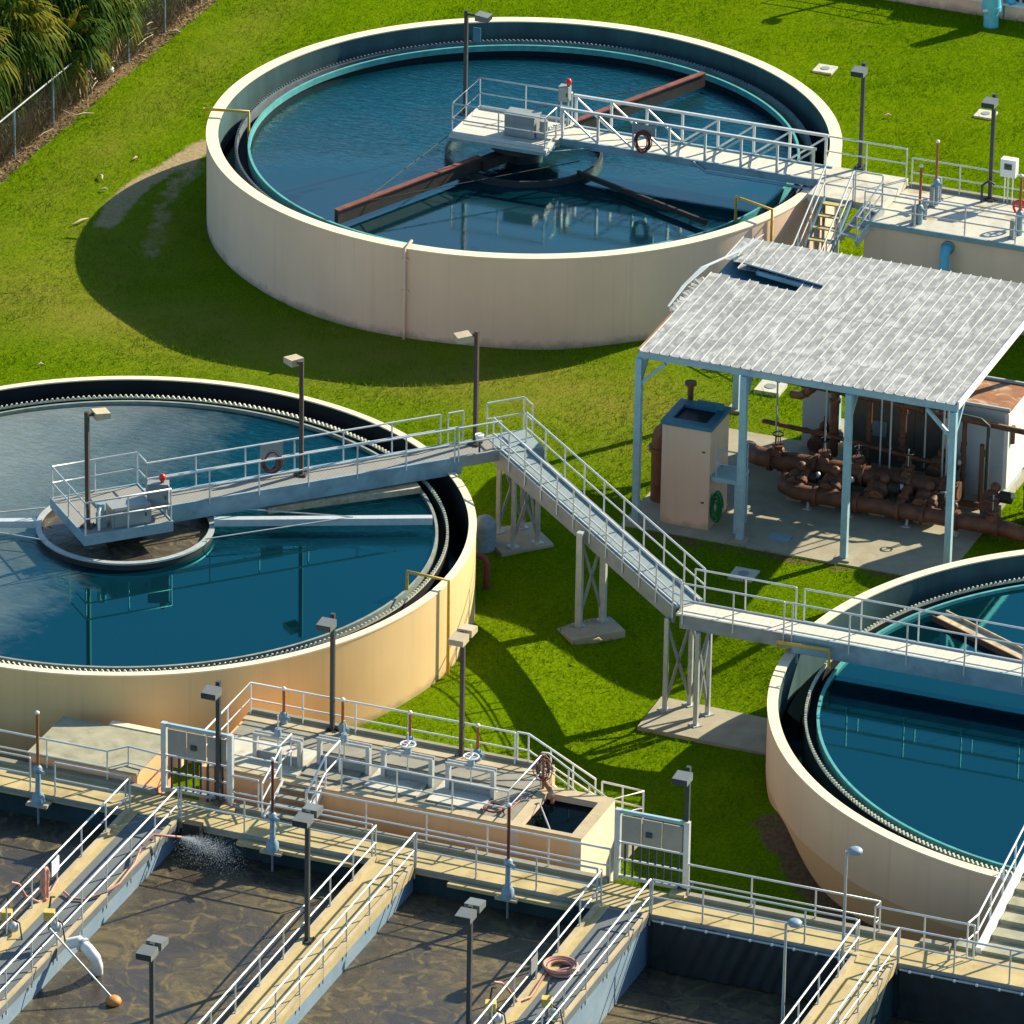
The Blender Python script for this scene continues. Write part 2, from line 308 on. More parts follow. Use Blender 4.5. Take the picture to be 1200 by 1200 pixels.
def roof_mat():
    m, g = newmat('roof_metal'); v = g.coord()
    n1 = g.noise(g.mapping(v, (2.3, 1.0, 1)), 1.7, 4, 0.6, 0.5); n2 = g.noise(v, 0.3, 4); n3 = g.noise(v, 5, 5, 0.7)
    col = g.ramp(n1, [(0.35, (0.13, 0.14, 0.14)), (0.50, (0.27, 0.28, 0.28)), (0.63, (0.58, 0.595, 0.59))])
    col = g.mix(0.35, col, g.ramp(n2, [(0.35, (0.22, 0.23, 0.23)), (0.65, (0.40, 0.41, 0.40))]))
    col = g.mix(0.2, col, g.ramp(n3, [(0.35, (0.18, 0.19, 0.19)), (0.65, (0.48, 0.49, 0.48))]))
    sx = g.new('ShaderNodeSeparateXYZ'); g.link(v, sx.inputs[0])
    fr = g.math('FRACT', g.math('DIVIDE', g.math('ADD', sx.outputs[0], 8.6-2.62+20*0.38581), 0.38581))  # ribs' lit edge and the shadow line beside it painted into the colour
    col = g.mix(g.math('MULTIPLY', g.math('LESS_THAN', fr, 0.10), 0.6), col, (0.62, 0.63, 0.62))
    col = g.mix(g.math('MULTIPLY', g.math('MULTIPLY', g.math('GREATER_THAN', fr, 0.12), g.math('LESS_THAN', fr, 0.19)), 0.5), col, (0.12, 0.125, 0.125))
    lap = g.math('FRACT', g.math('DIVIDE', sx.outputs[1], 3.6))
    col = g.mix(g.math('MULTIPLY', g.math('LESS_THAN', lap, 0.02), 0.5), col, (0.15, 0.155, 0.155))
    g.link(col, g.b.inputs['Base Color']); g.b.inputs['Roughness'].default_value = 0.6; g.b.inputs['Metallic'].default_value = 0.1
roof_mat()

# ------------------------------------------------------------------ mesh builder
class MB:
    def __init__(s): s.v = []; s.f = []; s.sm = []
    def add(s, verts, faces, smooth=False):
        o = len(s.v); s.v.extend([tuple(p) for p in verts]); s.f.extend([tuple(i+o for i in f) for f in faces]); s.sm.extend([smooth]*len(faces)); return s
    def box(s, x0, x1, y0, y1, z0, z1):
        v = [(x, y, z) for z in (z0, z1) for (x, y) in ((x0, y0), (x1, y0), (x1, y1), (x0, y1))]
        return s.add(v, [(3, 2, 1, 0), (4, 5, 6, 7), (0, 1, 5, 4), (1, 2, 6, 5), (2, 3, 7, 6), (3, 0, 4, 7)])
    def obox(s, c, size, ang=0.0, tilt=None):
        """box centred on c, turned by ang about z"""
        hx, hy, hz = size[0]/2, size[1]/2, size[2]/2; M = Matrix.Rotation(ang, 3, 'Z')
        if tilt: M = M @ Matrix.Rotation(tilt[1], 3, tilt[0])
        v = [Vector(c) + M @ Vector((x, y, z)) for z in (-hz, hz) for (x, y) in ((-hx, -hy), (hx, -hy), (hx, hy), (-hx, hy))]
        return s.add(v, [(3, 2, 1, 0), (4, 5, 6, 7), (0, 1, 5, 4), (1, 2, 6, 5), (2, 3, 7, 6), (3, 0, 4, 7)])
    def bar(s, p, q, w, h, up=(0, 0, 1)):
        p, q = Vector(p), Vector(q); d = (q-p).normalized(); upv = Vector(up)
        if abs(d.dot(upv)) > 0.98: upv = Vector((0, 1, 0))
        a = d.cross(upv).normalized(); b = a.cross(d).normalized()
        v = [c + a*x*w/2 + b*y*h/2 for c in (p, q) for (x, y) in ((-1, -1), (1, -1), (1, 1), (-1, 1))]
        return s.add(v, [(0, 1, 2, 3), (7, 6, 5, 4), (4, 5, 1, 0), (5, 6, 2, 1), (6, 7, 3, 2), (7, 4, 0, 3)])
    def tube(s, pts, r, n=8, cap=True):
        pts = [Vector(p) for p in pts]; rs = r if isinstance(r, (list, tuple)) else [r]*len(pts)
        prev = None; rings = []
        for i, p in enumerate(pts):
            d = (pts[min(i+1, len(pts)-1)] - pts[max(i-1, 0)]).normalized()
            if prev is None:
                a = d.cross(Vector((0, 0, 1)));
                if a.length < 0.05: a = d.cross(Vector((1, 0, 0)))
                a.normalize()
            else:
                a = (prev - d*prev.dot(d)); a = a.normalized() if a.length > 1e-5 else d.orthogonal().normalized()
            prev = a; b = d.cross(a)
            rings.append([p + (a*math.cos(2*math.pi*k/n) + b*math.sin(2*math.pi*k/n))*rs[i] for k in range(n)])
        v = [x for r_ in rings for x in r_]; f = []
        for i in range(len(pts)-1):
            for k in range(n):
                f.append((i*n+k, i*n+(k+1) % n, (i+1)*n+(k+1) % n, (i+1)*n+k))
        s.add(v, f, True)
        if cap: s.add(rings[0], [tuple(range(n-1, -1, -1))]); s.add(rings[-1], [tuple(range(n))])
        return s
    def cyl(s, c, r, z0, z1, n=16, r2=None):
        return s.tube([(c[0], c[1], z0), (c[0], c[1], z1)], [r, r if r2 is None else r2], n)
    def lathe(s, c, prof, n=160, a0=0.0, a1=2*math.pi):
        """profile [(r,z)...] turned round c; every segment keeps a hard edge to the next"""
        full = abs(a1-a0-2*math.pi) < 1e-6; m = n if full else n+1
        for (r0, z0), (r1, z1) in zip(prof[:-1], prof[1:]):
            v = []; f = []
            for k in range(m):
                a = a0 + (a1-a0)*k/n; ca, sa = math.cos(a), math.sin(a)
                v += [(c[0]+r0*ca, c[1]+r0*sa, z0), (c[0]+r1*ca, c[1]+r1*sa, z1)]
            for k in range(n):
                i, j = 2*k, 2*((k+1) % m); f.append((i, j, j+1, i+1))
            s.add(v, f, True)
        return s
    def disc(s, c, r, z, n=128):
        s.add([(c[0]+r*math.cos(2*math.pi*k/n), c[1]+r*math.sin(2*math.pi*k/n), z) for k in range(n)], [tuple(range(n))]); return s
    def prism(s, poly, z0, z1):
        n = len(poly); ar = sum(poly[i][0]*poly[(i+1) % n][1]-poly[(i+1) % n][0]*poly[i][1] for i in range(n))
        if ar < 0: poly = poly[::-1]
        v = [(p[0], p[1], z0) for p in poly] + [(p[0], p[1], z1) for p in poly]
        f = [tuple(range(n-1, -1, -1)), tuple(range(n, 2*n))] + [(i, (i+1) % n, (i+1) % n+n, i+n) for i in range(n)]
        return s.add(v, f)
    def ball(s, c, r, n=10, sz=1.0):
        v = []; f = []; m = n//2+1
        for i in range(m+1):
            t = math.pi*i/m
            for k in range(n): v.append((c[0]+r*math.sin(t)*math.cos(2*math.pi*k/n), c[1]+r*math.sin(t)*math.sin(2*math.pi*k/n), c[2]+r*sz*math.cos(t)))
        for i in range(m):
            for k in range(n): f.append((i*n+k, (i+1)*n+k, (i+1)*n+(k+1) % n, i*n+(k+1) % n))
        return s.add(v, f, True)
    def torus(s, c, R_, r, n=40, m=8, ang=0, axis=None, a0=0, a1=2*math.pi):
        pts = []
        for k in range(n+1):
            a = a0+(a1-a0)*k/n; p = Vector((R_*math.cos(a), R_*math.sin(a), 0))
            if axis: p = axis @ p
            pts.append(Vector(c)+p)
        return s.tube(pts, r, m)
    def build(s, name, mat, parent=None, off=None):
        me = bpy.data.meshes.new(name)
        o3 = off if off is not None else (Vector(parent_loc(parent)) if parent else Vector((0, 0, 0)))
        me.from_pydata([(p[0]-o3[0], p[1]-o3[1], p[2]-o3[2]) for p in s.v], [], s.f)
        me.polygons.foreach_set('use_smooth', s.sm); me.update()
        me.materials.append(MATS[mat] if isinstance(mat, str) else mat)
        ob = bpy.data.objects.new(name, me); COL.objects.link(ob)
        if parent: ob.parent = parent
        return ob
def parent_loc(o):
    p = Vector(o.location)
    while o.parent: o = o.parent; p += o.location
    return p
def thing(name, label, cat, loc=(0, 0, 0), group=None):
    o = bpy.data.objects.new(name, None); COL.objects.link(o); o.location = loc; o.empty_display_size = 0.3
    o['label'] = label; o['category'] = cat
    if group: o['group'] = group
    return o
def tag(o, label, cat, group=None):
    o['label'] = label; o['category'] = cat
    if group: o['group'] = group
    return o
def single(mb, name, mat, label, cat, loc, group=None):
    """a thing that is one mesh, with its origin at its base"""
    o = mb.build(name, mat, None, Vector(loc)); o.location = loc; return tag(o, label, cat, group)
def structure(mb, name, mat):
    o = mb.build(name, mat); o['kind'] = 'structure'; return o
def dup(root, loc, rz=0.0, label=None, group=None):
    def cp(o, par):
        c = o.copy(); COL.objects.link(c)
        if par: c.parent = par
        for ch in o.children: cp(ch, c)
        return c
    r = cp(root, None); r.location = loc; r.rotation_euler = (0, 0, rz)
    if label: r['label'] = label
    if group: r['group'] = group
    return r
V3 = lambda p, z=None: Vector((p[0], p[1], p[2] if z is None else z))

# rails ---------------------------------------------------------------------
RH = 1.22
def rails(parent, path, h=RH, spacing=1.95, mat='aluminium', r=0.037, drop=0.0, toe=False, mids=1, ends=True, close_ends=True, upright='post', skip_first=False):
    """top rail, mid rail and separate posts along a path of floor points, as parts of parent"""
    path = [Vector(p) for p in path]; upz = Vector((0, 0, h))
    top = MB().tube([p+upz for p in path], r, 8); top.build('top_rail', mat, parent)
    for k in range(mids):
        MB().tube([p+upz*(k+1)/(mids+1) for p in path], r*0.85, 8).build('mid_rail', mat, parent)
    if toe:
        for a, b in zip(path[:-1], path[1:]): MB().bar(a+Vector((0, 0, .07)), b+Vector((0, 0, .07)), 0.02, 0.14).build('toe_board', mat, parent)
    done = []
    for i, (a, b) in enumerate(zip(path[:-1], path[1:])):
        L = (b-a).length; n = max(1, round(L/spacing))
        for k in range(n+1):
            p = a.lerp(b, k/n)
            if skip_first and i == 0 and k == 0: continue
            if any((p-q).length < 0.25 for q in done): continue
            done.append(p)
            MB().tube([p-Vector((0, 0, drop)), p+upz], r*0.85, 8).build(upright, mat, parent)
def railing(label, path, group=None, name='guard_rail', **kw):
    t = thing(name, label, 'railing', V3(path[0]), group); rails(t, path, **kw); return t

# ================================================================== GROUND
def sst(x, a, b):
    t = np.clip((x-a)/(b-a), 0, 1); return t*t*(3-2*t)
def gz(u, v):
    u = np.asarray(u, float); v = np.asarray(v, float)
    g = -1.2*sst(u, 1, 8)*sst(-v, -1, 5)
    g = g + 1.15*np.exp(-(((u-15.6)/2.2)**2+((v+13.6)/2.6)**2))
    g = g + 0.95*np.exp(-(((u-13.0)/1.7)**2+((v+11.0)/1.7)**2))*(1-0.6*np.exp(-(((u-15.6)/2.2)**2+((v+13.6)/2.6)**2)))
    g = g - 3.0*sst(-v, 23.3, 24.0)
    g = np.where(u < 1, g + 0*g, g)
    return g
def gzf(u, v): return float(gz(u, v))
ds = (Vector((-SUN.x, -SUN.y)))
def axis_pts(lo, hi, fine_lo, fine_hi, st):
    a = list(np.arange(fine_lo, fine_hi+st/2, st)); far = [1.5, 4, 10, 25, 60, 150, 400, 900]
    return np.array([fine_lo-x for x in far[::-1] if fine_lo-x > lo] + a + [fine_hi+x for x in far if fine_hi+x < hi])
us = axis_pts(-1500, 1500, -44, 34, 0.5); vs = axis_pts(-1500, 1500, -46, 72, 0.5)
UU, VV = np.meshgrid(us, vs); ZZ = gz(UU, VV)
far = (UU < -44) | (UU > 34) | (VV > 72)
ZZ = ZZ + np.where(far, 0.0, 0.05*np.sin(UU*0.7+1.3*np.sin(VV*0.31))*np.sin(VV*0.53+0.7))*(VV > -23)
nu, nv = len(us), len(vs)
me = bpy.data.meshes.new('ground')
vert = np.stack([UU.ravel(), VV.ravel(), ZZ.ravel()], 1)
idx = np.arange(nu*nv).reshape(nv, nu)
fc = np.stack([idx[:-1, :-1].ravel(), idx[:-1, 1:].ravel(), idx[1:, 1:].ravel(), idx[1:, :-1].ravel()], 1)
me.from_pydata(vert.tolist(), [], fc.tolist()); me.update()
me.polygons.foreach_set('use_smooth', [True]*len(fc)); me.materials.append(MATS['grass_ground'])
ca = me.color_attributes.new('ground_kind', 'FLOAT_COLOR', 'POINT')
uu, vv = vert[:, 0], vert[:, 1]
dirt = sst(-uu, 31.55, 32.4)
# worn track that curves round the north tank on its west side
def polyd(u, v, pts):
    d = np.full(u.shape, 1e9)
    for (a0, b0), (a1, b1) in zip(pts[:-1], pts[1:]):
        L2 = (a1-a0)**2+(b1-b0)**2; t = np.clip(((u-a0)*(a1-a0)+(v-b0)*(b1-b0))/L2, 0, 1)
        d = np.minimum(d, np.hypot(u-a0-t*(a1-a0), v-b0-t*(b1-b0)))
    return d
TRK = [tuple(at(*q, 0)[:2]) for q in ((246, 168), (222, 184), (190, 200), (163, 218), (140, 240), (124, 262))]
TRK2 = [tuple(at(*q, 0)[:2]) for q in ((232, 195), (200, 225), (185, 260), (178, 300))]
trk = np.exp(-(polyd(uu, vv, TRK)/0.62)**2); trk2 = 0.62*np.exp(-(polyd(uu, vv, TRK2)/0.7)**2)
soil = 0.9*np.exp(-((np.hypot(uu-26.2, vv+6.03)-13.7)/0.9)**2)*sst(-vv, 12.6, 14.5)
soil = np.maximum(soil, 0.55*sst(-vv, 18.0, 20.5)*(uu > 17))
soil = np.maximum(soil, 0.62*np.exp(-((vv-4.9)/0.45)**2)*((uu > 1.5) & (uu < 15.5)))
dat = np.stack([dirt*0.95, np.maximum(trk, trk2)*0.95, soil, np.ones_like(uu)], 1).astype(np.float32)
ca.data.foreach_set('color', dat.ravel())
def dryf(u, v):
    d = 0.75*np.exp(-((v-15.3)/3.2)**2)*sst(-u, -6, 2)*sst(u, -40, -24)
    d = np.maximum(d, 0.6*np.exp(-((u+24.5)/3.5)**2-((v-21)/7)**2))
    d = np.maximum(d, 0.45*np.exp(-((u-0.5)/4.0)**2-((v-13)/3.5)**2))
    d = np.maximum(d, 0.35*np.exp(-((u+29.5)/1.5)**2)*sst(v, 8, 30))
    n = 0.5+0.5*np.sin(u*1.7+2*np.sin(v*0.9))*np.sin(v*2.1+1.5*np.sin(u*0.8))
    return np.clip(d*(0.55+0.6*n), 0, 1)
dat_ = me.attributes.new('dry', 'FLOAT', 'POINT'); dat_.data.foreach_set('value', dryf(uu, vv).astype(np.float32))
ground = bpy.data.objects.new('ground', me); COL.objects.link(ground); ground['kind'] = 'structure'

# grass blades as one mass
def blades(name, mat, n, ulo, uhi, vlo, vhi, hmean, wid, keep, lean=0.7, kind='stuff', zfun=gz):
    pu = rng.uniform(ulo, uhi, n); pv = rng.uniform(vlo, vhi, n); k = keep(pu, pv); pu, pv = pu[k], pv[k]; n = len(pu)
    pz = zfun(pu, pv)
    h = hmean*rng.uniform(0.5, 1.5, n); a = rng.uniform(0, 2*np.pi, n); b = a + rng.uniform(-1, 1, n)
    ln = h*lean*rng.uniform(0.2, 1.3, n); wd = wid*rng.uniform(0.6, 1.4, n)
    ca_, sa_ = np.cos(a), np.sin(a)
    p0 = np.stack([pu-sa_*wd/2, pv+ca_*wd/2, pz-0.02], 1); p1 = np.stack([pu+sa_*wd/2, pv-ca_*wd/2, pz-0.02], 1)
    p2 = np.stack([pu+np.cos(b)*ln, pv+np.sin(b)*ln, pz+h], 1)
    vs_ = np.stack([p0, p1, p2], 1).reshape(-1, 3).astype(np.float32)
    m_ = bpy.data.meshes.new(name); m_.vertices.add(3*n); m_.loops.add(3*n); m_.polygons.add(n)
    m_.vertices.foreach_set('co', vs_.ravel()); m_.loops.foreach_set('vertex_index', np.arange(3*n, dtype=np.int32))
    m_.polygons.foreach_set('loop_start', np.arange(0, 3*n, 3, dtype=np.int32)); m_.polygons.foreach_set('loop_total', np.full(n, 3, np.int32))
    m_.update(); da = m_.attributes.new('dry', 'FLOAT', 'POINT'); da.data.foreach_set('value', np.repeat(dryf(pu, pv), 3).astype(np.float32))
    m_.materials.append(MATS[mat]); o = bpy.data.objects.new(name, m_); COL.objects.link(o); o['kind'] = kind; return o
TA, TB, TC = (-11.357, 30.228), (-11.463, -8.031), (26.2015, -6.0308)
def on_grass(u, v):
    k = (np.hypot(u-TA[0], v-TA[1]) > 12.6) & (np.hypot(u-TB[0], v-TB[1]) > 12.45) & (np.hypot(u-TC[0], v-TC[1]) > 13.7)
    k &= ~((v < -19.0) & (u < 11.6) & (u > -8.2)) & (v > -23.2) & ~((u > 2.2) & (u < 14.5) & (v > 5.2) & (v < 14.75)) & ~((u > 5.8) & (u < 14.5) & (v > 14) & (v < 17.2))
    k &= ~((u > 3.8) & (v > 27.2) & (v < 31.5))
    k &= ~(rng.random(len(u)) < 1.3*np.exp(-(polyd(u, v, TRK)/0.6)**2)); k &= ~(rng.random(len(u)) < 0.6*np.exp(-(polyd(u, v, TRK2)/0.6)**2))
    k &= ~((rng.random(len(u)) < sst(-u, 31.75, 32.3)))
    k &= ~((np.hypot(u-26.2, v+6.03) < 15.0) & (v < -14.6) & (rng.random(len(u)) < 0.85))
    return k
blades('grass', 'grass_blade', 330000, -32.2, 22, -23.2, 72, 0.13, 0.035, on_grass, 1.1)

# ================================================================== SETTLING TANKS
def settling_tank(label, c, ro, ri, rim, base, wallm, innerm, r_plate, z_plate, r_lip, waterm, platem, teeth, notch='bold', toothm='tooth', drop=0.13):
    t = thing('settling_tank', label, 'tank', (c[0], c[1], 0))
    MB().lathe(c, [(ro, base), (ro, rim-0.06)], 200).build('wall', wallm, t)
    MB().lathe(c, [(ro, rim-0.06), (ro+0.02, rim-0.055), (ro+0.02, rim), (ri-0.01, rim), (ri-0.01, rim-0.05), (ri, rim-0.05)], 200).build('rim', 'rim_paint', t)
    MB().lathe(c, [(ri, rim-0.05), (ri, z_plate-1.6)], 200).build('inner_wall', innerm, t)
    MB().lathe(c, [(ri, z_plate-1.2), (r_lip+0.1, z_plate-1.2)], 160).build('channel_floor', 'launder_grey', t)
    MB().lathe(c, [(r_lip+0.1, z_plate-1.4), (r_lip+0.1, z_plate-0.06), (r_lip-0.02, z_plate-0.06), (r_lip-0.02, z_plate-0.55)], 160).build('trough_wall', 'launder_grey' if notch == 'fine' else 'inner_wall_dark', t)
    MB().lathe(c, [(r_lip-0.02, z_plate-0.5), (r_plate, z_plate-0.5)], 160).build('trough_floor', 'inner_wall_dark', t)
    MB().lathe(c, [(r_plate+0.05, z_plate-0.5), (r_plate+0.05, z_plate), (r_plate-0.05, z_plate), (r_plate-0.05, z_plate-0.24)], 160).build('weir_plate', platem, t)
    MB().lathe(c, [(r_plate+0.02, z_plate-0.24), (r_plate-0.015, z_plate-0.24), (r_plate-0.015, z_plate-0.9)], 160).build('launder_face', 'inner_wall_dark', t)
    mb = MB(); n_ = teeth*4; th_ = {'fine': 0.06, 'bold': 0.09}[notch]; vs_ = []; fs_ = []
    for k in range(n_):
        a = 2*math.pi*k/n_; ca_, sa_ = math.cos(a), math.sin(a); zt = z_plate-0.02 + (th_ if k % 4 < 2 else 0.0)
        for (rr, z) in ((r_lip+0.085, z_plate-0.058), (r_lip+0.085, zt), (r_lip+0.005, zt), (r_lip+0.005, z_plate-0.058)): vs_.append((c[0]+rr*ca_, c[1]+rr*sa_, z))
    for k in range(n_):
        i, j = 4*k, 4*((k+1) % n_)
        for q in range(3): fs_.append((i+q, i+q+1, j+q+1, j+q))
    mb.add(vs_, fs_)
    mb.build('weir_notch_strip', toothm, t)
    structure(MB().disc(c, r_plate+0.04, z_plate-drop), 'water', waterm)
    structure(MB().lathe(c, [(ri-0.01, z_plate-1.12), (r_lip+0.11, z_plate-1.12)], 128), 'water', 'water_dark')
    return t
tank_n = settling_tank('pinkish grey round tank with red rake arms and truss bridge, at the top', TA, 12.5, 12.05, 3.74, -0.3, 'wall_pinkgrey', 'inner_wall', 10.83, 3.18, 11.3, 'water_north', 'weir_teal', 400, 'fine', 'launder_grey', 0.48)
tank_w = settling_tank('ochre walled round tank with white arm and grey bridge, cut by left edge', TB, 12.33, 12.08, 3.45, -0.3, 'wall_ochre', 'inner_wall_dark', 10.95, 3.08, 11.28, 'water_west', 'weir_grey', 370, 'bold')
tank_e = settling_tank('tan round tank with teal weir and brown wall foot, cut by right edge', TC, 13.54, 13.2, 2.27, -1.6, 'wall_tan', 'inner_wall', 11.82, 1.78, 12.2, 'water_east', 'weir_teal', 420, 'bold')
# drain pipe on the outer wall of the north tank, yellow handrail pipes
def wall_pipe(tank, pts, r, mat, name='pipe', n=8): MB().tube(pts, r, n).build(name, mat, tank)
a_ = math.atan2(*(reversed((at(466, 300, 3.74)-Vector((TA[0], TA[1], 3.74)))[:2])))
dx, dy = math.cos(a_), math.sin(a_)
wp = lambda r_, z_: (TA[0]+r_*dx, TA[1]+r_*dy, z_)
mb = MB().tube([wp(11.9, 3.8), wp(12.62, 3.8), wp(12.62, 0.0)], 0.06, 8); mb.obox(wp(12.58, 2.0), (0.1, 0.28, 0.06), a_); mb.obox(wp(12.58, 3.3), (0.1, 0.28, 0.06), a_); mb.build('drain_pipe', 'wall_pinkgrey', tank_n)
def samplepipe(tank, c, ro, ang, zr, rin, dz_in, dz_out, hgt=0.35):
    dx, dy = math.cos(ang), math.sin(ang); q = lambda r_, z_: (c[0]+r_*dx, c[1]+r_*dy, z_)
    MB().tube([q(rin, zr+dz_in), q(rin, zr+hgt), q(ro+0.22, zr+hgt), q(ro+0.22, zr+dz_out)], 0.065, 8).build('sampling_pipe', 'yellow_paint', tank)
aA = lambda px, py, z, c: math.atan2(at(px, py, z).y-c[1], at(px, py, z).x-c[0])
samplepipe(tank_n, TA, 12.5, aA(250, 131, 3.9, TA), 3.74, 10.95, -0.9, 0.3, 0.25)
samplepipe(tank_n, TA, 12.5, aA(914, 257, 3.9, TA), 3.74, 10.9, -0.6, -2.4, 0.45)
samplepipe(tank_w, TB, 12.33, aA(517, 686, 3.5, TB), 3.45, 10.95, -0.4, -3.3, 0.3)
samplepipe(tank_e, TC, 13.54, aA(918, 762, 2.5, TC), 2.27, 11.9, -0.2, 0.2, 0.5)

# sun-dried litter, manhole covers ------------------------------------------------
def manhole(px, py, z, label, s=0.75, ang=0.0):
    p = at(px, py, z); t = thing('manhole', label, 'manhole', (p.x, p.y, gzf(p.x, p.y)), 'concrete manhole slabs set in the grass')
    g0 = gzf(p.x, p.y); MB().obox((p.x, p.y, g0+0.03), (s, s, 0.16), ang).build('slab', 'concrete_white', t)
    MB().cyl((p.x, p.y), s*0.22, g0+0.10, g0+0.135, 18).build('lid', 'steel_grey', t)
manhole(967, 83, 0, 'pale square manhole slab in the grass beside the round tank top right', 0.85)
manhole(1155, 136, 0, 'pale square manhole slab half behind the right hand lamp post', 0.8)
manhole(903, 456, 0, 'pale manhole slab in grass behind the canopy, seen under its roof', 1.0)
manhole(871, 690, -0.5, 'shaded grey manhole slab in grass below the walkway and canopy', 0.9)

# ================================================================== TANK BRIDGES
def truss_side(t, u0, u1, v, z, h, n, flip_at, mat='aluminium'):
    """rail-high truss along u at constant v"""
    for k in range(n):
        a = u0+(u1-u0)*k/n; b = u0+(u1-u0)*(k+1)/n
        p, q = ((a, v, z+h-0.05), (b, v, z+0.05)) if (a+b)/2 < flip_at else ((a, v, z+0.05), (b, v, z+h-0.05))
        MB().bar(p, q, 0.04, 0.075).build('diagonal', mat, t)
# north tank: platform and truss bridge
zb = 4.05
br = thing('tank_bridge', 'white truss bridge with square railed platform over the top tank', 'bridge', (TA[0], TA[1], zb))
MB().box(-13.75, -9.65, 28.2, 31.35, zb-0.12, zb).build('platform_deck', 'deck_plank', br)
mb = MB()
for v_ in (28.26, 31.29): mb.box(-13.74, -9.66, v_-0.05, v_+0.05, zb-0.26, zb-0.121)
for u_ in (-13.69, -9.71): mb.box(u_-0.05, u_+0.05, 28.32, 31.23, zb-0.26, zb-0.121)
mb.build('platform_frame', 'girder_blue', br)
MB().box(-9.648, 1.2, 29.62, 30.98, zb-0.10, zb-0.02).build('deck', 'deck_cream', br)
for v_ in (29.56, 31.04): MB().box(-9.6, 1.2, v_-0.055, v_+0.055, zb-0.26, zb+0.04).build('girder', 'girder_blue', br)
for v_ in (29.56, 31.04):
    MB().box(-9.6, 1.0, v_-0.06, v_+0.06, zb+1.24, zb+1.34).build('top_chord', 'aluminium', br)
    truss_side(br, -9.5, 0.9, v_, zb, 1.26, 7, -5.0)
    for k in range(8):
        MB().bar((-9.5+10.4*k/7, v_, zb), (-9.5+10.4*k/7, v_, zb+1.26), 0.09, 0.09).build('post', 'aluminium', br)
rails(br, [(-9.75, 29.5, zb), (-9.75, 28.3, zb), (-13.65, 28.3, zb), (-13.65, 31.25, zb), (-9.75, 31.25, zb), (-9.75, 31.1, zb)], h=1.3, toe=True, drop=0.2)
MB().tube([(-9.75, 28.25, zb-0.1), (-9.4, 28.6, zb-0.15), (-8.3, 29.45, zb-0.15)], 0.03, 6).build('conduit', 'girder_blue', br)
MB().tube([(-4.0, 29.44, zb-0.02), (-3.4, 29.40, zb-0.34), (1.1, 29.40, zb-0.34), (1.45, 29.40, zb-0.6), (1.45, 29.40, zb-2.6)], 0.06, 8).build('water_pipe', 'girder_blue', br)
# centre drive, feed well and rakes
dr = thing('scraper', 'red rake arms turning about a black ring under the top platform', 'scraper', (TA[0], TA[1], 3.0))
MB().lathe(TA, [(3.12, 2.6), (3.12, 2.96), (3.0, 2.96), (3.0, 2.6)], 96).build('feed_ring', 'ring_dark', dr)
MB().cyl(TA, 0.75, 2.4, zb-0.3, 24).build('centre_column', 'ring_dark', dr)
MB().lathe(TA, [(0.8, 3.72), (1.35, 3.7), (1.4, 3.3), (0.8, 3.25)], 48).build('drive_gear', 'iron_dark', dr)
def arm(parent, c, ang, r0, r1, z, w, h, mat, name='rake_arm', trim=None):
    d = Vector((math.cos(ang), math.sin(ang), 0)); p = Vector((c[0], c[1], z))
    o = MB().bar(p+d*r0, p+d*r1, w, h).build(name, mat, parent)
    if trim:
        s_ = d.cross(Vector((0, 0, 1)))
        MB().bar(p+d*r0+Vector((0, 0, h/2+0.02)), p+d*r1+Vector((0, 0, h/2+0.02)), w*1.5, 0.05).build('arm_cap', trim, parent)
    return o
for an in (R(67), R(247)):
    arm(dr, TA, an, 2.5, 10.35, 3.16, 0.18, 0.56, 'iron_dark', trim='rust_red')
    arm(dr, TA, an, 0.8, 2.5, 3.1, 0.5, 0.4, 'iron_dark', name='arm_root')
for an in (R(-23),):
    arm(dr, TA, an, 2.95, 9.9, 2.95, 0.12, 0.2, 'iron_dark', name='truss_arm')
for an0, an1 in ((R(67), R(157)), (R(247), R(157)), (R(247), R(-23))):
    MB().tube([(TA[0]+9*math.cos(an0), TA[1]+9*math.sin(an0), 3.4), (TA[0]+3*math.cos(an1), TA[1]+3*math.sin(an1), 3.45)], 0.02, 5).build('stay_cable', 'iron_dark', dr)
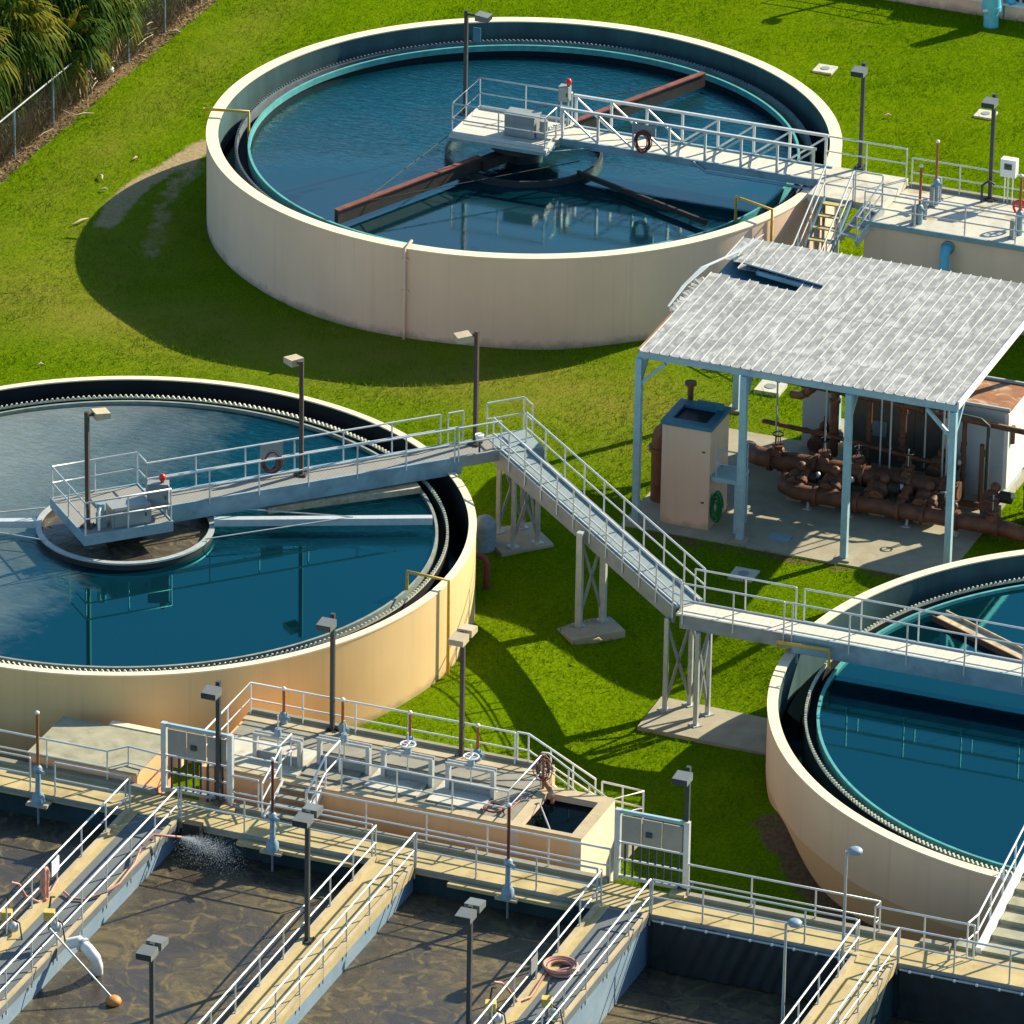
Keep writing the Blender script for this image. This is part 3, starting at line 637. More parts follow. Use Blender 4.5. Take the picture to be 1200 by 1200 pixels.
# things on the north platform
p = at(600, 150, zb)
mb = MB().obox((-11.1, 29.35, zb+0.45), (1.25, 0.7, 0.85)); mb.obox((-11.1, 29.35, zb+0.91), (1.31, 0.76, 0.06))
t = thing('drive_motor', 'blue box shaped drive unit on the white top platform', 'motor', (-11.1, 29.35, zb))
mb.build('housing', 'steel_grey', t); MB().cyl((-10.2, 29.35), 0.17, zb+0.25, zb+0.75, 12).build('motor', 'cabinet_grey', t)
MB().box(-10.45, -10.1, 29.15, 29.5, zb+0.002, zb+0.25).build('motor_mount', 'steel_grey', t)
def cabinet(name, label, loc, size, ang=0, mat='cabinet_grey', legs=0.5, beacon=False, group=None):
    t = thing(name, label, 'cabinet', loc, group); x, y, z = loc; sx, sy, sz = size
    MB().obox((x, y, z+legs+sz/2), size, ang).build('housing', mat, t)
    d = Vector((math.cos(ang), math.sin(ang), 0)); nrm = Vector((d.y, -d.x, 0))
    c = Vector((x, y, z+legs+sz/2))+nrm*(sy/2+0.012)
    MB().obox(c, (sx*0.88, 0.024, sz*0.9), ang).build('door', mat, t)
    MB().obox(c+nrm*0.03+d*sx*0.36, (0.04, 0.04, 0.14), ang).build('handle', 'lamp_dark', t)
    if legs > 0:
        for s in (-1, 1): MB().tube([Vector((x, y, z))+d*s*sx*0.36, Vector((x, y, z+legs))+d*s*sx*0.36], 0.035, 6).build('leg', 'galvanised', t)
    if beacon:
        MB().cyl((x+d.x*0.15, y+d.y*0.15), 0.06, z+legs+sz, z+legs+sz+0.1, 10).build('beacon_base', 'lamp_dark', t)
        MB().ball((x+d.x*0.15, y+d.y*0.15, z+legs+sz+0.18), 0.13, 12, 1.15).build('beacon', 'beacon_red', t)
    return t
cabinet('control_cabinet', 'small grey control box with red beacon on top platform corner post', (-9.95, 30.95, zb), (0.42, 0.34, 0.62), 0, legs=1.05, beacon=True)
def hose_coil(name, label, c, r, tr, mat, axis=None, loops=4, tail=None, vary=(0.5, 1.1)):
    mb = MB(); pts = []
    hr = random.Random(int(c[0]*100)); rad_ = [r*hr.uniform(*vary) for _ in range(loops+2)]; offx = [hr.uniform(-.12, .12)*r for _ in range(loops+2)]
    for k in range(loops*28+1):
        a = 2*math.pi*k/28; i_ = k//28; f_ = (k % 28)/28; rr = rad_[i_]*(1-f_)+rad_[i_+1]*f_; ox = offx[i_]*(1-f_)+offx[i_+1]*f_
        q = Vector((rr*math.cos(a)+ox, rr*math.sin(a), (k/28)*tr*0.9))
        if axis: q = axis @ q
        pts.append(Vector(c)+q)
    if tail: pts += [Vector(p) for p in tail]
    mb.tube(pts, tr, 6); return single(mb, name, mat, label, 'hose', c)
AX_U = Matrix.Rotation(R(90), 3, 'X')
hose_coil('hose', 'dark red hose looped on the rail of the top bridge', (-6.05, 29.40, zb+0.55), 0.44, 0.024, 'hose_red', AX_U @ Matrix.Diagonal((0.85, 1.2, 1)), 7)
mb = MB().obox((-6.05, 29.46, zb+0.98), (0.95, 0.08, 0.42)); single(mb, 'hose_rack', 'steel_grey', 'grey hose bracket plate hung on the rail of the top bridge', 'bracket', (-6.05, 29.46, zb+0.8))

# west tank bridge on the 45 degree line
zw = 3.95; E45 = Vector((math.cos(R(45)), math.sin(R(45)), 0)); N45 = Vector((-E45.y, E45.x, 0)); TBv = Vector((TB[0], TB[1], 0))
bp = lambda s, n, z=zw: TBv + E45*s + N45*n + Vector((0, 0, z))
bw = thing('tank_bridge', 'grey railed bridge with square platform leading over the left tank', 'bridge', bp(0, 0))
def obar(s0, s1, n0, n1, z0, z1):
    return MB().prism([bp(s0, n0)[:2], bp(s1, n0)[:2], bp(s1, n1)[:2], bp(s0, n1)[:2]], z0, z1)
S0, S1, SB, SE = -2.15, 1.05, 1.05, 14.1
obar(S0, S1, -1.75, 1.55, zw-0.1, zw).build('platform_deck', 'deck_grating', bw)
for a in ((S0, S1, -1.81, -1.74), (S0, S1, 1.54, 1.61), (S0-0.06, S0, -1.81, 1.61), (S1, S1+0.06, -1.81, -0.62), (S1, S1+0.06, 0.62, 1.61)): obar(*a, zw-0.36, zw+0.03).build('fascia', 'girder_blue', bw)
obar(SB+0.06, SE, -0.52, 0.52, zw-0.08, zw-0.01).build('deck', 'deck_grating', bw)
for n in (-0.575, 0.575): obar(SB+0.06, 12.6, n-0.05, n+0.05, zw-0.62, zw+0.05).build('girder', 'girder_blue', bw); obar(12.601, SE, n-0.05, n+0.05, zw-0.36, zw+0.05).build('girder', 'steel_grey', bw)
for n in (-0.66, 0.66): rails(bw, [bp(SB, n), bp(12.3, n)], h=1.2, spacing=1.9, drop=0.1)
rails(bw, [bp(S1, -0.66), bp(S1, -1.74), bp(S0, -1.74), bp(S0, 1.54), bp(S1, 1.54), bp(S1, 0.66)], h=1.25, spacing=1.7, drop=0.15)
rails(bw, [bp(12.45, -0.66), bp(SE, -0.66)], h=1.2, spacing=1.2, drop=0.1)
rails(bw, [bp(12.6, 0.66), bp(13.2, 0.66)], h=1.2, spacing=1.2, drop=0.1)
# centre works of the west tank
dw = thing('scraper', 'white skimmer arm crossing the left tank with pale topped ring', 'scraper', (TB[0], TB[1], 2.9))
MB().lathe(TB, [(3.12, 2.85), (3.12, 3.16), (3.0, 3.16), (3.0, 2.85)], 96).build('feed_ring', 'iron_dark', dw)
MB().lathe(TB, [(3.15, 3.16), (3.15, 3.23), (2.95, 3.23), (2.95, 3.16)], 96).build('ring_cap', 'galvanised', dw)
MB().cyl(TB, 0.7, 2.85, zw-0.4, 24).build('centre_column', 'iron_dark', dw)
structure(MB().disc(TB, 2.99, 2.99, 64), 'water', 'sludge')
for an in (R(24.3), R(204.3)): arm(dw, TB, an, 3.12, 10.8, 3.34, 0.28, 0.26, 'aluminium', name='skimmer_arm')
arm(dw, TB, R(41), 5.2, 10.9, 3.14, 0.5, 0.22, 'scum_tan', name='scum_trough')
for an, r_ in ((R(24.3), 8), (R(204.3), 7)):
    for s in (-0.45, 0.45): MB().tube([(TB[0]+3.1*math.cos(an+s), TB[1]+3.1*math.sin(an+s), 3.3), (TB[0]+r_*math.cos(an), TB[1]+r_*math.sin(an), 3.48)], 0.025, 6).build('stay_rod', 'galvanised', dw)
p = bp(-0.35, -1.2); cabinet('equipment_box', 'low grey equipment chest on the left platform beside blue motor', (p.x, p.y, zw), (1.45, 0.7, 0.75), R(45), 'cabinet_grey', 0.0)
p = bp(0.80, -1.15); cabinet('control_cabinet', 'tall grey control box with red beacon on the left platform', (p.x, p.y, zw), (0.75, 0.42, 0.95), R(20), 'steel_grey', 0.35, beacon=True)
p = bp(-1.35, -1.2); t = thing('drive_motor', 'light blue motor with white bent pipe on left platform', 'motor', (p.x, p.y, zw))
MB().obox((p.x, p.y, zw+0.25), (0.3, 0.3, 0.5), R(45)).build('motor_mount', 'steel_grey', t)
MB().cyl((p.x, p.y), 0.16, zw+0.5, zw+0.9, 14).build('motor', 'valve_blue', t)
q = bp(-1.55, -1.5); MB().tube([(q.x, q.y, zw+0.01), (q.x, q.y, zw+0.72), (p.x, p.y, zw+0.82)], 0.05, 8).build('pipe', 'white_paint', t)
p = at(322, 548, zw+0.45); c = bp(5.75, 0.62)
hose_coil('hose', 'dark red hose looped on the rail of the left tank bridge', (c.x, c.y, zw+0.55), 0.42, 0.026, 'hose_red', Matrix.Rotation(R(45), 3, 'Z') @ AX_U @ Matrix.Diagonal((0.9, 1.2, 1)), 6)
single(MB().obox((c.x+N45.x*-.08, c.y+N45.y*-.08, zw+0.98), (0.85, 0.08, 0.55), R(45)), 'hose_rack', 'steel_grey', 'grey hose bracket plate hung on the rail of the left bridge', 'bracket', (c.x, c.y, zw+0.7))
p = bp(13.35, -0.45); t = thing('vent_pipe', 'small vent pipe with white cap on the landing by the left tank', 'vent', (p.x, p.y, zw))
MB().cyl(p, 0.04, zw, zw+0.5, 8).build('stem', 'lamp_dark', t); MB().cyl(p, 0.13, zw+0.5, zw+0.72, 12, 0.17).build('cap', 'white_paint', t)

# east tank bridge
ze = 2.95; VE = TC[1]
be = thing('tank_bridge', 'long bright decked bridge with grey rails over the right tank', 'bridge', (8.9, VE, ze))
MB().box(8.62, 27.5, VE-0.5, VE+0.5, ze-0.08, ze).build('deck', 'deck_cream', be)
for n in (-0.555, 0.555):
    MB().box(8.8, 12.9, VE+n-0.05, VE+n+0.05, ze-0.48, ze+0.04).build('girder', 'steel_grey', be)
    MB().box(12.901, 27.5, VE+n-0.05, VE+n+0.05, ze-0.62, ze+0.06).build('girder', 'girder_blue', be)
    rails(be, [(8.9, VE+n*1.12, ze), (12.6, VE+n*1.12, ze)], h=1.25, spacing=1.85, drop=0.3)
    rails(be, [(12.9, VE+n*1.12, ze), (27.4, VE+n*1.12, ze)], h=1.25, spacing=1.95, drop=0.3)
MB().bar((13.0, VE-0.45, 1.9), (13.0, VE-0.45, ze-0.1), 0.14, 0.14).build('bearing_leg', 'post_blue', be)
MB().bar((13.0, VE+0.45, 1.9), (13.0, VE+0.45, ze-0.1), 0.14, 0.14).build('bearing_leg', 'post_blue', be)
sk = thing('skimmer', 'tan scum trough floating in from the teal weir of the right tank', 'skimmer', (16.45, -0.84, 1.6))
p0, p1 = Vector((16.3, -0.75, 1.72)), Vector((25.0, -5.4, 1.72))
MB().bar(p0, p1, 0.62, 0.06).build('trough_deck', 'scum_tan', sk)
d = (p1-p0).normalized(); s_ = d.cross(Vector((0, 0, 1)))
for k in (-1, 1): MB().bar(p0+s_*k*0.33, p1+s_*k*0.33, 0.05, 0.30).build('trough_side', 'scum_tan' if k < 0 else 'iron_brown', sk)

# ================================================================== RAMP AND TRESTLES
ra, rb = Vector((-1.22, 2.30, zw)), Vector((8.78, -5.70, ze))
rp = thing('ramp', 'steep grey railed ramp falling from left tank landing to right bridge', 'ramp', (ra.x, ra.y, ra.z))
rd = (rb-ra).normalized(); rs = Vector((rd.x, rd.y, 0)).normalized(); rn = Vector((-rs.y, rs.x, 0)); 
MB().bar(ra+rs*0.35-Vector((0, 0, .03)), rb-Vector((0, 0, .03)), 1.0, 0.06).build('deck', 'deck_fibre', rp)
for k in (-1, 1):
    MB().bar(ra+rs*0.3+rn*k*0.56-Vector((0, 0, .26)), rb+rn*k*0.56-Vector((0, 0, .26)), 0.10, 0.62).build('stringer', 'steel_grey', rp)
    if k < 0: rails(rp, [ra+rs*0.3+rn*k*0.64, rb+rn*k*0.64, rb+rn*k*0.64+Vector((0.35, -0.15, 0))], h=1.2, spacing=1.1, drop=0.35)
    else: rails(rp, [ra+rs*0.45+rn*k*0.64, rb+rn*k*0.64], h=1.2, spacing=1.35, drop=0.05)
for k in (-0.5, 0.5): MB().bar(ra+rs*0.35+rn*k*0.94+Vector((0, 0, .02)), rb+rn*k*0.94+Vector((0, 0, .02)), 0.05, 0.16).build('kerb_bar', 'aluminium', rp)
ld = thing('landing', 'square grey landing at the head of the ramp on tall trestle', 'landing', (ra.x, ra.y, zw))
lc = TBv + E45*14.9
MB().obox((lc.x, lc.y, zw-0.05), (1.55, 1.7, 0.1), R(45)).build('deck', 'deck_fibre', ld)
for k in (-1, 1): MB().obox((lc.x+N45.x*k*0.85, lc.y+N45.y*k*0.85, zw-0.28), (1.6, 0.1, 0.36), R(45)).build('edge_beam', 'steel_grey', ld)
l0, l1, l2 = lc+N45*0.85-E45*0.7, lc+N45*0.85+E45*0.75, lc+E45*0.75+N45*0.1
rails(ld, [V3(l0, zw), V3(l1, zw), V3(l2, zw)], h=1.25, spacing=1.0, drop=0.1)
def trestle(label, tops, base_pts, ztop, zbase, pad_poly, thick=0.35, legw=0.15):
    c = sum((Vector(b) for b in base_pts), Vector())/len(base_pts)
    t = thing('support_trestle', label, 'support', (c.x, c.y, zbase), 'braced steel trestles under the walkways')
    MB().prism([(q[0], q[1]) for q in pad_poly], zbase-thick, zbase).build('footing', 'pad_concrete', t)
    P0 = []
    for q in base_pts:
        q = Vector(q); P0.append(q)
        MB().bar((q.x, q.y, zbase), (q.x, q.y, ztop), legw, legw).build('leg', 'galvanised', t)
        MB().obox((q.x, q.y, zbase+0.02), (0.36, 0.36, 0.04), R(-38)).build('base_plate', 'galvanised', t)
    for i, j in tops:
        a, b = P0[i], P0[j]
        MB().bar((a.x, a.y, zbase+0.25), (b.x, b.y, ztop-0.2), 0.07, 0.09).build('cross_brace', 'steel_grey', t)
        MB().bar((b.x, b.y, zbase+0.25), (a.x, a.y, ztop-0.2), 0.07, 0.09).build('cross_brace', 'steel_grey', t)
    return t
lg = [lc+E45*a+N45*b for a, b in ((-0.3, -0.75), (0.65, -0.75), (0.65, 0.6), (-0.3, 0.6))]
trestle('four legged trestle with crossed braces under ramp head, beside left tank', [(0, 1), (1, 2), (2, 3)], lg, zw-0.4, 0.15, [lc+E45*a+N45*b for a, b in ((-0.9, -1.1), (1.15, -1.1), (1.15, 0.95), (-0.9, 0.95))], 0.3)
mid = ra.lerp(rb, 0.545)
l2p = [mid+rn*-0.45-rs*0.1, mid+rn*0.55+rs*0.05]
l2q = [at(678, 733, -0.22), at(706, 727, -0.22)]
pp = [at(*q, -0.22) for q in ((650, 736), (671, 750), (733, 739), (712, 719))]
trestle('two legged braced trestle on a small slab midway under the ramp', [(0, 1)], l2q, 3.42, -0.22, pp, 0.3, 0.22)
l3q = [at(779, 832, -1.05), at(808, 826, -1.05), at(829, 837, -1.05), at(815, 850, -1.05)]
pp = [at(*q, -1.05) for q in ((747, 851), (775, 816), (905, 843), (905, 884))]
trestle('four legged braced trestle on long slab beside the right tank', [(0, 1), (2, 3), (1, 2)], l3q, 2.5, -1.05, pp, 0.35)

# ================================================================== LAMP POSTS
def lamp_proto(name, label, heads, pole_mat, head_mat, h=4.4, arm=0.3, dark_end=True):
    t = thing(name, label, 'lamp post', (0, 0, 0), 'square headed lamp posts about the works')
    MB().bar((0, 0, 0.05), (0, 0, h), 0.14, 0.14).build('pole', pole_mat, t)
    mb = MB().obox((0, 0, 0.03), (0.42, 0.42, 0.06))
    for sx in (-1, 1):
        for sy in (-1, 1): mb.cyl((sx*0.15, sy*0.15), 0.025, 0.06, 0.12, 6)
    mb.build('base_plate', pole_mat, t)
    for an in heads:
        d = Vector((math.cos(an), math.sin(an), 0)); hz = h-0.16
        MB().bar(Vector((0, 0, hz+0.02))+d*0.07, Vector((0, 0, hz+0.02))+d*arm, 0.08, 0.09).build('arm', pole_mat, t)
        c = Vector((0, 0, hz))+d*(arm+0.27)
        m = MB(); n = Vector((-d.y, d.x, 0)); vs_ = []
        for (x, wz, z) in ((-0.27, 0.26, -0.13), (0.27, 0.26, -0.13), (0.27, 0.26, 0.08), (-0.27, 0.26, 0.13)):
            vs_ += [c+d*x+n*wz+Vector((0, 0, z)), c+d*x-n*wz+Vector((0, 0, z))]
        m.add(vs_, [(0, 2, 3, 1), (2, 4, 5, 3), (4, 6, 7, 5), (6, 0, 1, 7), (0, 6, 4, 2), (1, 3, 5, 7)])
        hd = m.build('lamp_head', head_mat, t)
        MB().obox(c+Vector((0, 0, -0.135)), (0.44, 0.42, 0.012), an).build('lens', 'lens_glass', hd, Vector((0, 0, 0)))
        if dark_end: MB().obox(c+d*0.276+Vector((0, 0, -0.03)), (0.012, 0.50, 0.19), an).build('end_plate', 'lens_glass', hd, Vector((0, 0, 0)))
    return t
SV, SU = R(-90), 0.0
lamp1 = lamp_proto('lamp_post', '', [SV], 'lamp_dark', 'lamp_grey')
G1 = [((at(1008, 197, 4.05)), 'dark lamp post behind the landing, left of two above the vault'),
      ((at(1160, 234, 3.7)), 'dark lamp post standing on the vault roof next to white meter box'),
      ((at(389, 857, 2.7)), 'dark lamp post on rear edge of splitter box, before ochre wall'),
      ((at(256, 938, 1.72)), 'dark lamp post in front of the left panelled gate'),
      ((at(803, 1040, 1.72)), 'dark lamp post in front of the right panelled gate')]
for i, (p, lb) in enumerate(G1):
    if i == 0: lamp1.location = p; lamp1['label'] = lb
    else: dup(lamp1, p, 0, lb)
pw = dup(lamp1, at(905, 22, 0)-Vector((-SUN.x, -SUN.y, 0))*(4.3/SUN.z)*1.0, 0, 'dark lamp post on the far lawn, only its shadow near top edge')
pw.location.z = 0
lampd = lamp_proto('lamp_post', '', [R(90), R(-90)], 'lamp_dark', 'lamp_grey', h=4.7, arm=0.12)
G2 = [(at(360, 1103, 1.6), 'dark twin headed lamp post on the second basin walkway from left'),
      (at(179, 1262, 1.6), 'dark twin headed lamp post low at the left, above foamy basin'),
      (at(549, 1217, 1.6), 'dark twin headed lamp post at bottom centre, above dark sludge'),
      (at(-21, 1108, 1.6), 'dark lamp post cut by the left edge, one head showing')]
for i, (p, lb) in enumerate(G2):
    if i == 0: lampd.location = p; lampd['label'] = lb
    else: dup(lampd, p, 0, lb)
lampb = lamp_proto('lamp_post', '', [R(45)], 'lamp_brown', 'lamp_beige', arm=0.25, dark_end=False)
lampt = lamp_proto('lamp_post', 'brown twin headed lamp post at right end of splitter box', [R(90), R(-90)], 'lamp_brown', 'lamp_beige', h=4.7, arm=0.12, dark_end=False)
lampt.location = at(541, 887, 2.7)
lampb.location = at(103, 617, zw); lampb['label'] = 'brown lamp post with beige head on left tank platform'
dup(lampb, at(353, 556, zw), R(100), 'brown lamp post with beige head midway along the left bridge')
dup(lampb, at(557, 520, zw), R(175), 'brown lamp post with beige head at the ramp landing')
lampn = lamp_proto('lamp_post', 'dark lamp post with long arm and small blue sign on top platform', [0.0], 'lamp_dark', 'lamp_grey', arm=0.45)
lampn.location = at(545, 134, zb)
MB().box(0.30, 0.62, -0.03, 0.0, 3.15, 3.75).build('sign_plate', 'blue_steel', lampn, Vector((0, 0, 0)))
def cobra(label, p, h):
    t = thing('street_lamp', label, 'lamp post', p, 'thin cobra head lamps beside the right basins')
    x, y, z = p
    MB().tube([(x, y, z), (x, y, z+h)], [0.06, 0.045], 8).build('pole', 'galvanised', t)
    MB().tube([(x, y, z+h-0.02), (x+0.2, y+0.02, z+h+0.06)], 0.035, 6).build('arm', 'galvanised', t)
    MB().ball((x+0.28, y+0.04, z+h+0.05), 0.24, 12, 0.55).build('lamp_head', 'valve_blue', t)
cobra('thin pole lamp with pale blue head rising before the tan wall', tuple(at(987, 1133, 1.6)), 4.15)
cobra('thin pole lamp with pale blue head at the bottom, above black basin', tuple(at(917, 1200, 1.0)), 3.6)
cobra('thin pole lamp cut by the right edge beside the tan tank stairs', tuple(at(1203, 1118, 1.6)), 3.75)

# ================================================================== BASINS AND CONCRETE WALKWAYS
ZW = 1.6; VN, VR = -25.05, -23.45
cross = thing('basin_walkway', 'long pale concrete walkway crossing the head of all the basins', 'walkway', (8, -24.2, ZW))
MB().box(-30, 48, VN, VR, ZW-0.25, ZW).build('deck', 'concrete_yellow', cross)
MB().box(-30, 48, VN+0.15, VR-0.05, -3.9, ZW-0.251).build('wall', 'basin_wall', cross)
MB().box(-30, -3.4, VR-0.22, VR+0.02, ZW+0.001, ZW+0.16).build('kerb', 'concrete_grey', cross)
for a, b in ((-0.7, 0.5), (2.0, 12.6), (15.4, 22.35), (23.3, 24.3)): MB().box(a, b, VR-0.22, VR+0.02, ZW+0.001, ZW+0.16).build('kerb', 'concrete_grey', cross)
for a, b in ((-30, -3.86), (-1.92, 4.9), (6.46, 12.78), (14.64, 21.56), (23.06, 48)): MB().box(a, b, VN-0.03, VN+0.03, ZW-0.16, ZW-0.02).build('edge_angle', 'steel_grey', cross)
WW = [(-3.82, -1.96, 'leftmost', 'walk_grey', 'basin_blue', 'grey basin walkway with blue flank and pink hose, leftmost'),
      (4.95, 6.42, 'second', 'concrete_yellow', 'basin_blue', 'cream basin walkway with twin headed lamp post, second from left'),
      (12.82, 14.60, 'third', 'walk_grey', 'basin_blue', 'grey basin walkway with coiled pink hose lying on it'),
      (21.60, 23.02, 'right', 'concrete_yellow', 'basin_wall', 'cream basin walkway beside black tarps, rightmost')]
for (a, b, _, dm, wm, lb) in WW:
    t = thing('basin_walkway', lb, 'walkway', ((a+b)/2, -30, ZW), 'walkways between the basins')
    MB().box(a, b, -60, VN-0.031, ZW-0.28, ZW+0.003).build('deck', dm, t)
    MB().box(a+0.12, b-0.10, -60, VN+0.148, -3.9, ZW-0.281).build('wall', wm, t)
    MB().box(a, a+0.16, -60, VN-0.04, ZW+0.004, ZW+0.14).build('kerb', 'concrete', t)
    if dm == 'walk_grey':
        MB().box(a+0.161, a+0.42, -60, VN-0.04, ZW+0.004, ZW+0.03).build('edge_strip', 'concrete_yellow', t)
    MB().box(b-0.12, b, -60, VN-0.04, ZW+0.004, ZW+0.12).build('kerb', 'concrete', t)
    for e, gsuf in ((a+0.08, 'left'), (b-0.02, 'right')):
        which = {'leftmost': 'leftmost walkway', 'second': 'second walkway from left', 'third': 'walkway with the coiled hose', 'right': 'rightmost walkway'}[_]
        railing('bright two bar railing on the %s side of the %s' % (gsuf, which), [(e, VN+0.05, ZW), (e, -52, ZW)], 'railings along the basin walkways', spacing=2.0, drop=0.45 if gsuf == 'right' else 0.0)
BAS = [(-30, -3.7, 0.62), (-2.06, 5.07, 0.62), (6.32, 12.94, 0.62), (14.5, 21.72, -0.35), (22.92, 48, -0.35)]
for a, b, z in BAS: structure(MB().box(a, b, -60, VN+0.145, z-0.2, z), 'sludge_water', 'sludge')
# lintel ledges along the head wall, black tarps hung over the right basins
for a, b, lb in ((0.25, 4.35, 'narrow pale ledge below the walkway, above the spray'), (7.7, 12.0, 'narrow pale ledge below the walkway with blue valve')):
    single(MB().box(a, b, VN-0.34, VN-0.035, ZW-0.30, ZW-0.17), 'ledge', 'concrete_yellow', lb, 'ledge', ((a+b)/2, VN-0.2, ZW-0.30), 'ledges on the basin head wall')
def tarp(label, a, b, zb_):
    n = 90; mv = []; mf = []
    for j in range(9):
        for i in range(n+1):
            u_ = a+(b-a)*i/n; fz = j/8
            z = ZW-0.18-fz*(ZW-0.18-zb_)+0.05*math.sin(u_*2.3+1)*(1-fz)
            y = VN-0.06-0.10*fz-0.035*(math.sin(u_*1.3+0.8*math.sin(u_*0.7))+0.6*math.sin(u_*4.7+fz*3))*fz**0.7-0.03*math.sin(u_*13+fz*9)
            mv.append((u_, y, z))
    for j in range(8):
        for i in range(n): mf.append((j*(n+1)+i, j*(n+1)+i+1, (j+1)*(n+1)+i+1, (j+1)*(n+1)+i))
    t = thing('tarp', label, 'tarp', ((a+b)/2, VN-0.1, zb_)); MB().add(mv, mf, True).build('sheet', 'tarp_black', t)
    MB().tube([(a, VN-0.12, ZW-0.17), (b, VN-0.12, ZW-0.17)], 0.04, 6).build('edge_batten', 'galvanised', t)
    for k in range(int((b-a)/0.75)): MB().ball((a+0.35+k*0.75, VN-0.15, ZW-0.17), 0.06, 8).build('tie_knot', 'white_paint', t)
tarp('black tarp hung down the head wall left of the rightmost walkway', 14.75, 21.5, -0.30)
tarp('black tarp hung down the head wall at the right edge', 23.15, 40, -0.30)
# railings of the crossing walkway
vr, vn = VR-0.10, VN+0.06
G = 'railings along the crossing walkway'
railing('grey railing at left edge, near side of crossing walkway before valve', [(-20, vn, ZW), (-7.35, vn, ZW)], G, drop=0.2)
railing('short grey railing between orange valve post and leftmost walkway', [(-6.45, vn, ZW), (-3.9, vn, ZW)], G, drop=0.2)
railing('grey railing over the spraying basin, behind maroon valve post', [(-1.9, vn, ZW), (4.9, vn, ZW)], G, drop=0.2)
railing('grey railing over the dark basin with centre valve post', [(6.45, vn, ZW), (12.75, vn, ZW)], G, drop=0.2)
railing('tan lit railing above the black tarp, right of the right gate', [(14.65, vn, ZW), (21.6, vn, ZW)], G, drop=0.2)
railing('tan lit railing above the black tarp at the right edge', [(23.05, vn, ZW), (36, vn, ZW)], G, drop=0.2)
railing('grey railing in front of the mossy block, left of left gate', [(-20.5, vr, ZW), (-9.9, vr, ZW)], G)
railing('grey railing with stepped end in front of mossy block', [(-9.6, vr, ZW), (-5.2, vr, ZW), (-4.7, vr+0.6, ZW), (-3.4, vr+0.45, ZW)], G)
railing('short grey railing before the orange wall, right of left gate', [(-0.7, vr, ZW), (0.25, vr, ZW)], G)
railing('long grey railing in front of the orange wall and dark pit', [(1.95, vr, ZW), (12.65, vr, ZW)], G)
railing('tan railing with a kink before the tan tank, right of gate', [(15.35, vr, ZW), (21.9, vr, ZW), (21.85, vr-0.35, ZW), (25.2, vr-0.35, ZW)], G)
# gates -------------------------------------------------------------------
def gate(label, loc):
    t = thing('panel_gate', label, 'gate', (0, 0, 0), 'tall gates with three upper panels'); Wd, H = 2.5, 2.55
    for x in (0.06, Wd-0.06): MB().box(x-0.09, x+0.09, -0.09, 0.09, 0, H).build('post', 'aluminium', t, Vector((0, 0, 0)))
    MB().box(0.15, Wd-0.15, -0.06, 0.06, H-0.12, H-0.005).build('top_bar', 'post_blue', t, Vector((0, 0, 0)))
    MB().box(0.15, Wd-0.15, -0.05, 0.05, 0.05, 0.17).build('bottom_bar', 'galvanised', t, Vector((0, 0, 0)))
    pw_ = (Wd-0.36)/3
    for k in range(3): MB().box(0.18+k*pw_+0.02, 0.18+(k+1)*pw_-0.02, -0.045, 0.0, 1.42, H-0.2).build('panel', 'panel_taupe', t, Vector((0, 0, 0)))
    for z in (0.75, 1.36): MB().box(0.151, Wd-0.151, -0.03, 0.03, z-0.03, z+0.03).build('cross_bar', 'aluminium', t, Vector((0, 0, 0)))
    for k in range(8): MB().box(0.33+k*0.262-0.035, 0.33+k*0.262+0.035, -0.022, 0.022, 0.171, 1.329).build('bar', 'bar_navy', t, Vector((0, 0, 0)))
    MB().box(Wd*0.42, Wd*0.50, -0.11, -0.046, 1.75, 1.92).build('latch', 'lamp_dark', t, Vector((0, 0, 0)))
    t.location = loc; return t
g1 = gate('tall gate with taupe panels and dark bars, left, above leftmost walkway', (-3.3, -23.30, ZW+0.02))
dup(g1, (12.72, -23.22, ZW+0.02), 0, 'tall gate with taupe panels before shaded grass, right of centre')
for (a, b, lb) in ((-0.75, -23.75, 'chipped yellow concrete stub beside left gate lamp'), (15.0, -23.55, 'chipped yellow concrete stub beside right gate lamp')):
    single(MB().obox((a, b, ZW+0.065), (0.5, 0.32, 0.12), 0.1), 'kerb_stub', 'concrete_yellow', lb, 'kerb', (a, b, ZW))
# mossy block and white lip
bk = thing('concrete_block', 'mossy flat topped concrete block in front of the ochre wall', 'block', (-6.3, -22, 0))
MB().box(-8.15, -4.2, -23.35, -20.56, -0.3, 2.05).build('block', 'wall_orange', bk)
MB().box(-8.2, -4.2, -23.42, -20.5, 2.051, 2.12).build('top_slab', 'concrete_mossy', bk)
MB().box(-6.5, -3.9, -20.49, -20.2, 1.0, 2.16).build('lip', 'rim_paint', bk)

# ================================================================== SPLITTER BOX
ZS = 2.7
_before = set(o.name for o in COL.objects)
sp = thing('splitter_box', 'orange fronted concrete box with gate frames, behind the crossing walkway', 'concrete box', (4, -21, 0))
FR, BKV = -23.12, -19.0
MB().box(-1.75, 8.9, FR, FR+0.25, -0.5, ZS).build('wall', 'wall_orange', sp)
MB().box(-2.1, 8.9, BKV-0.02, BKV+0.25, -0.5, ZS).build('wall', 'wall_orange', sp)
MB().box(-2.1, -1.85, FR+0.01, BKV-0.021, -0.5, ZS).build('wall', 'wall_orange', sp)
MB().box(-1.849, 8.9, FR+0.251, BKV-0.022, ZS-0.35, ZS-0.012).build('floor', 'concrete_grey', sp)
MB().box(-2.1, 8.95, BKV-0.45, BKV+0.26, ZS+0.001, ZS+0.06).build('rear_slab', 'concrete', sp)
MB().box(-1.8, 8.95, FR-0.01, FR+0.32, ZS+0.001, ZS+0.055).build('coping', 'concrete', sp)
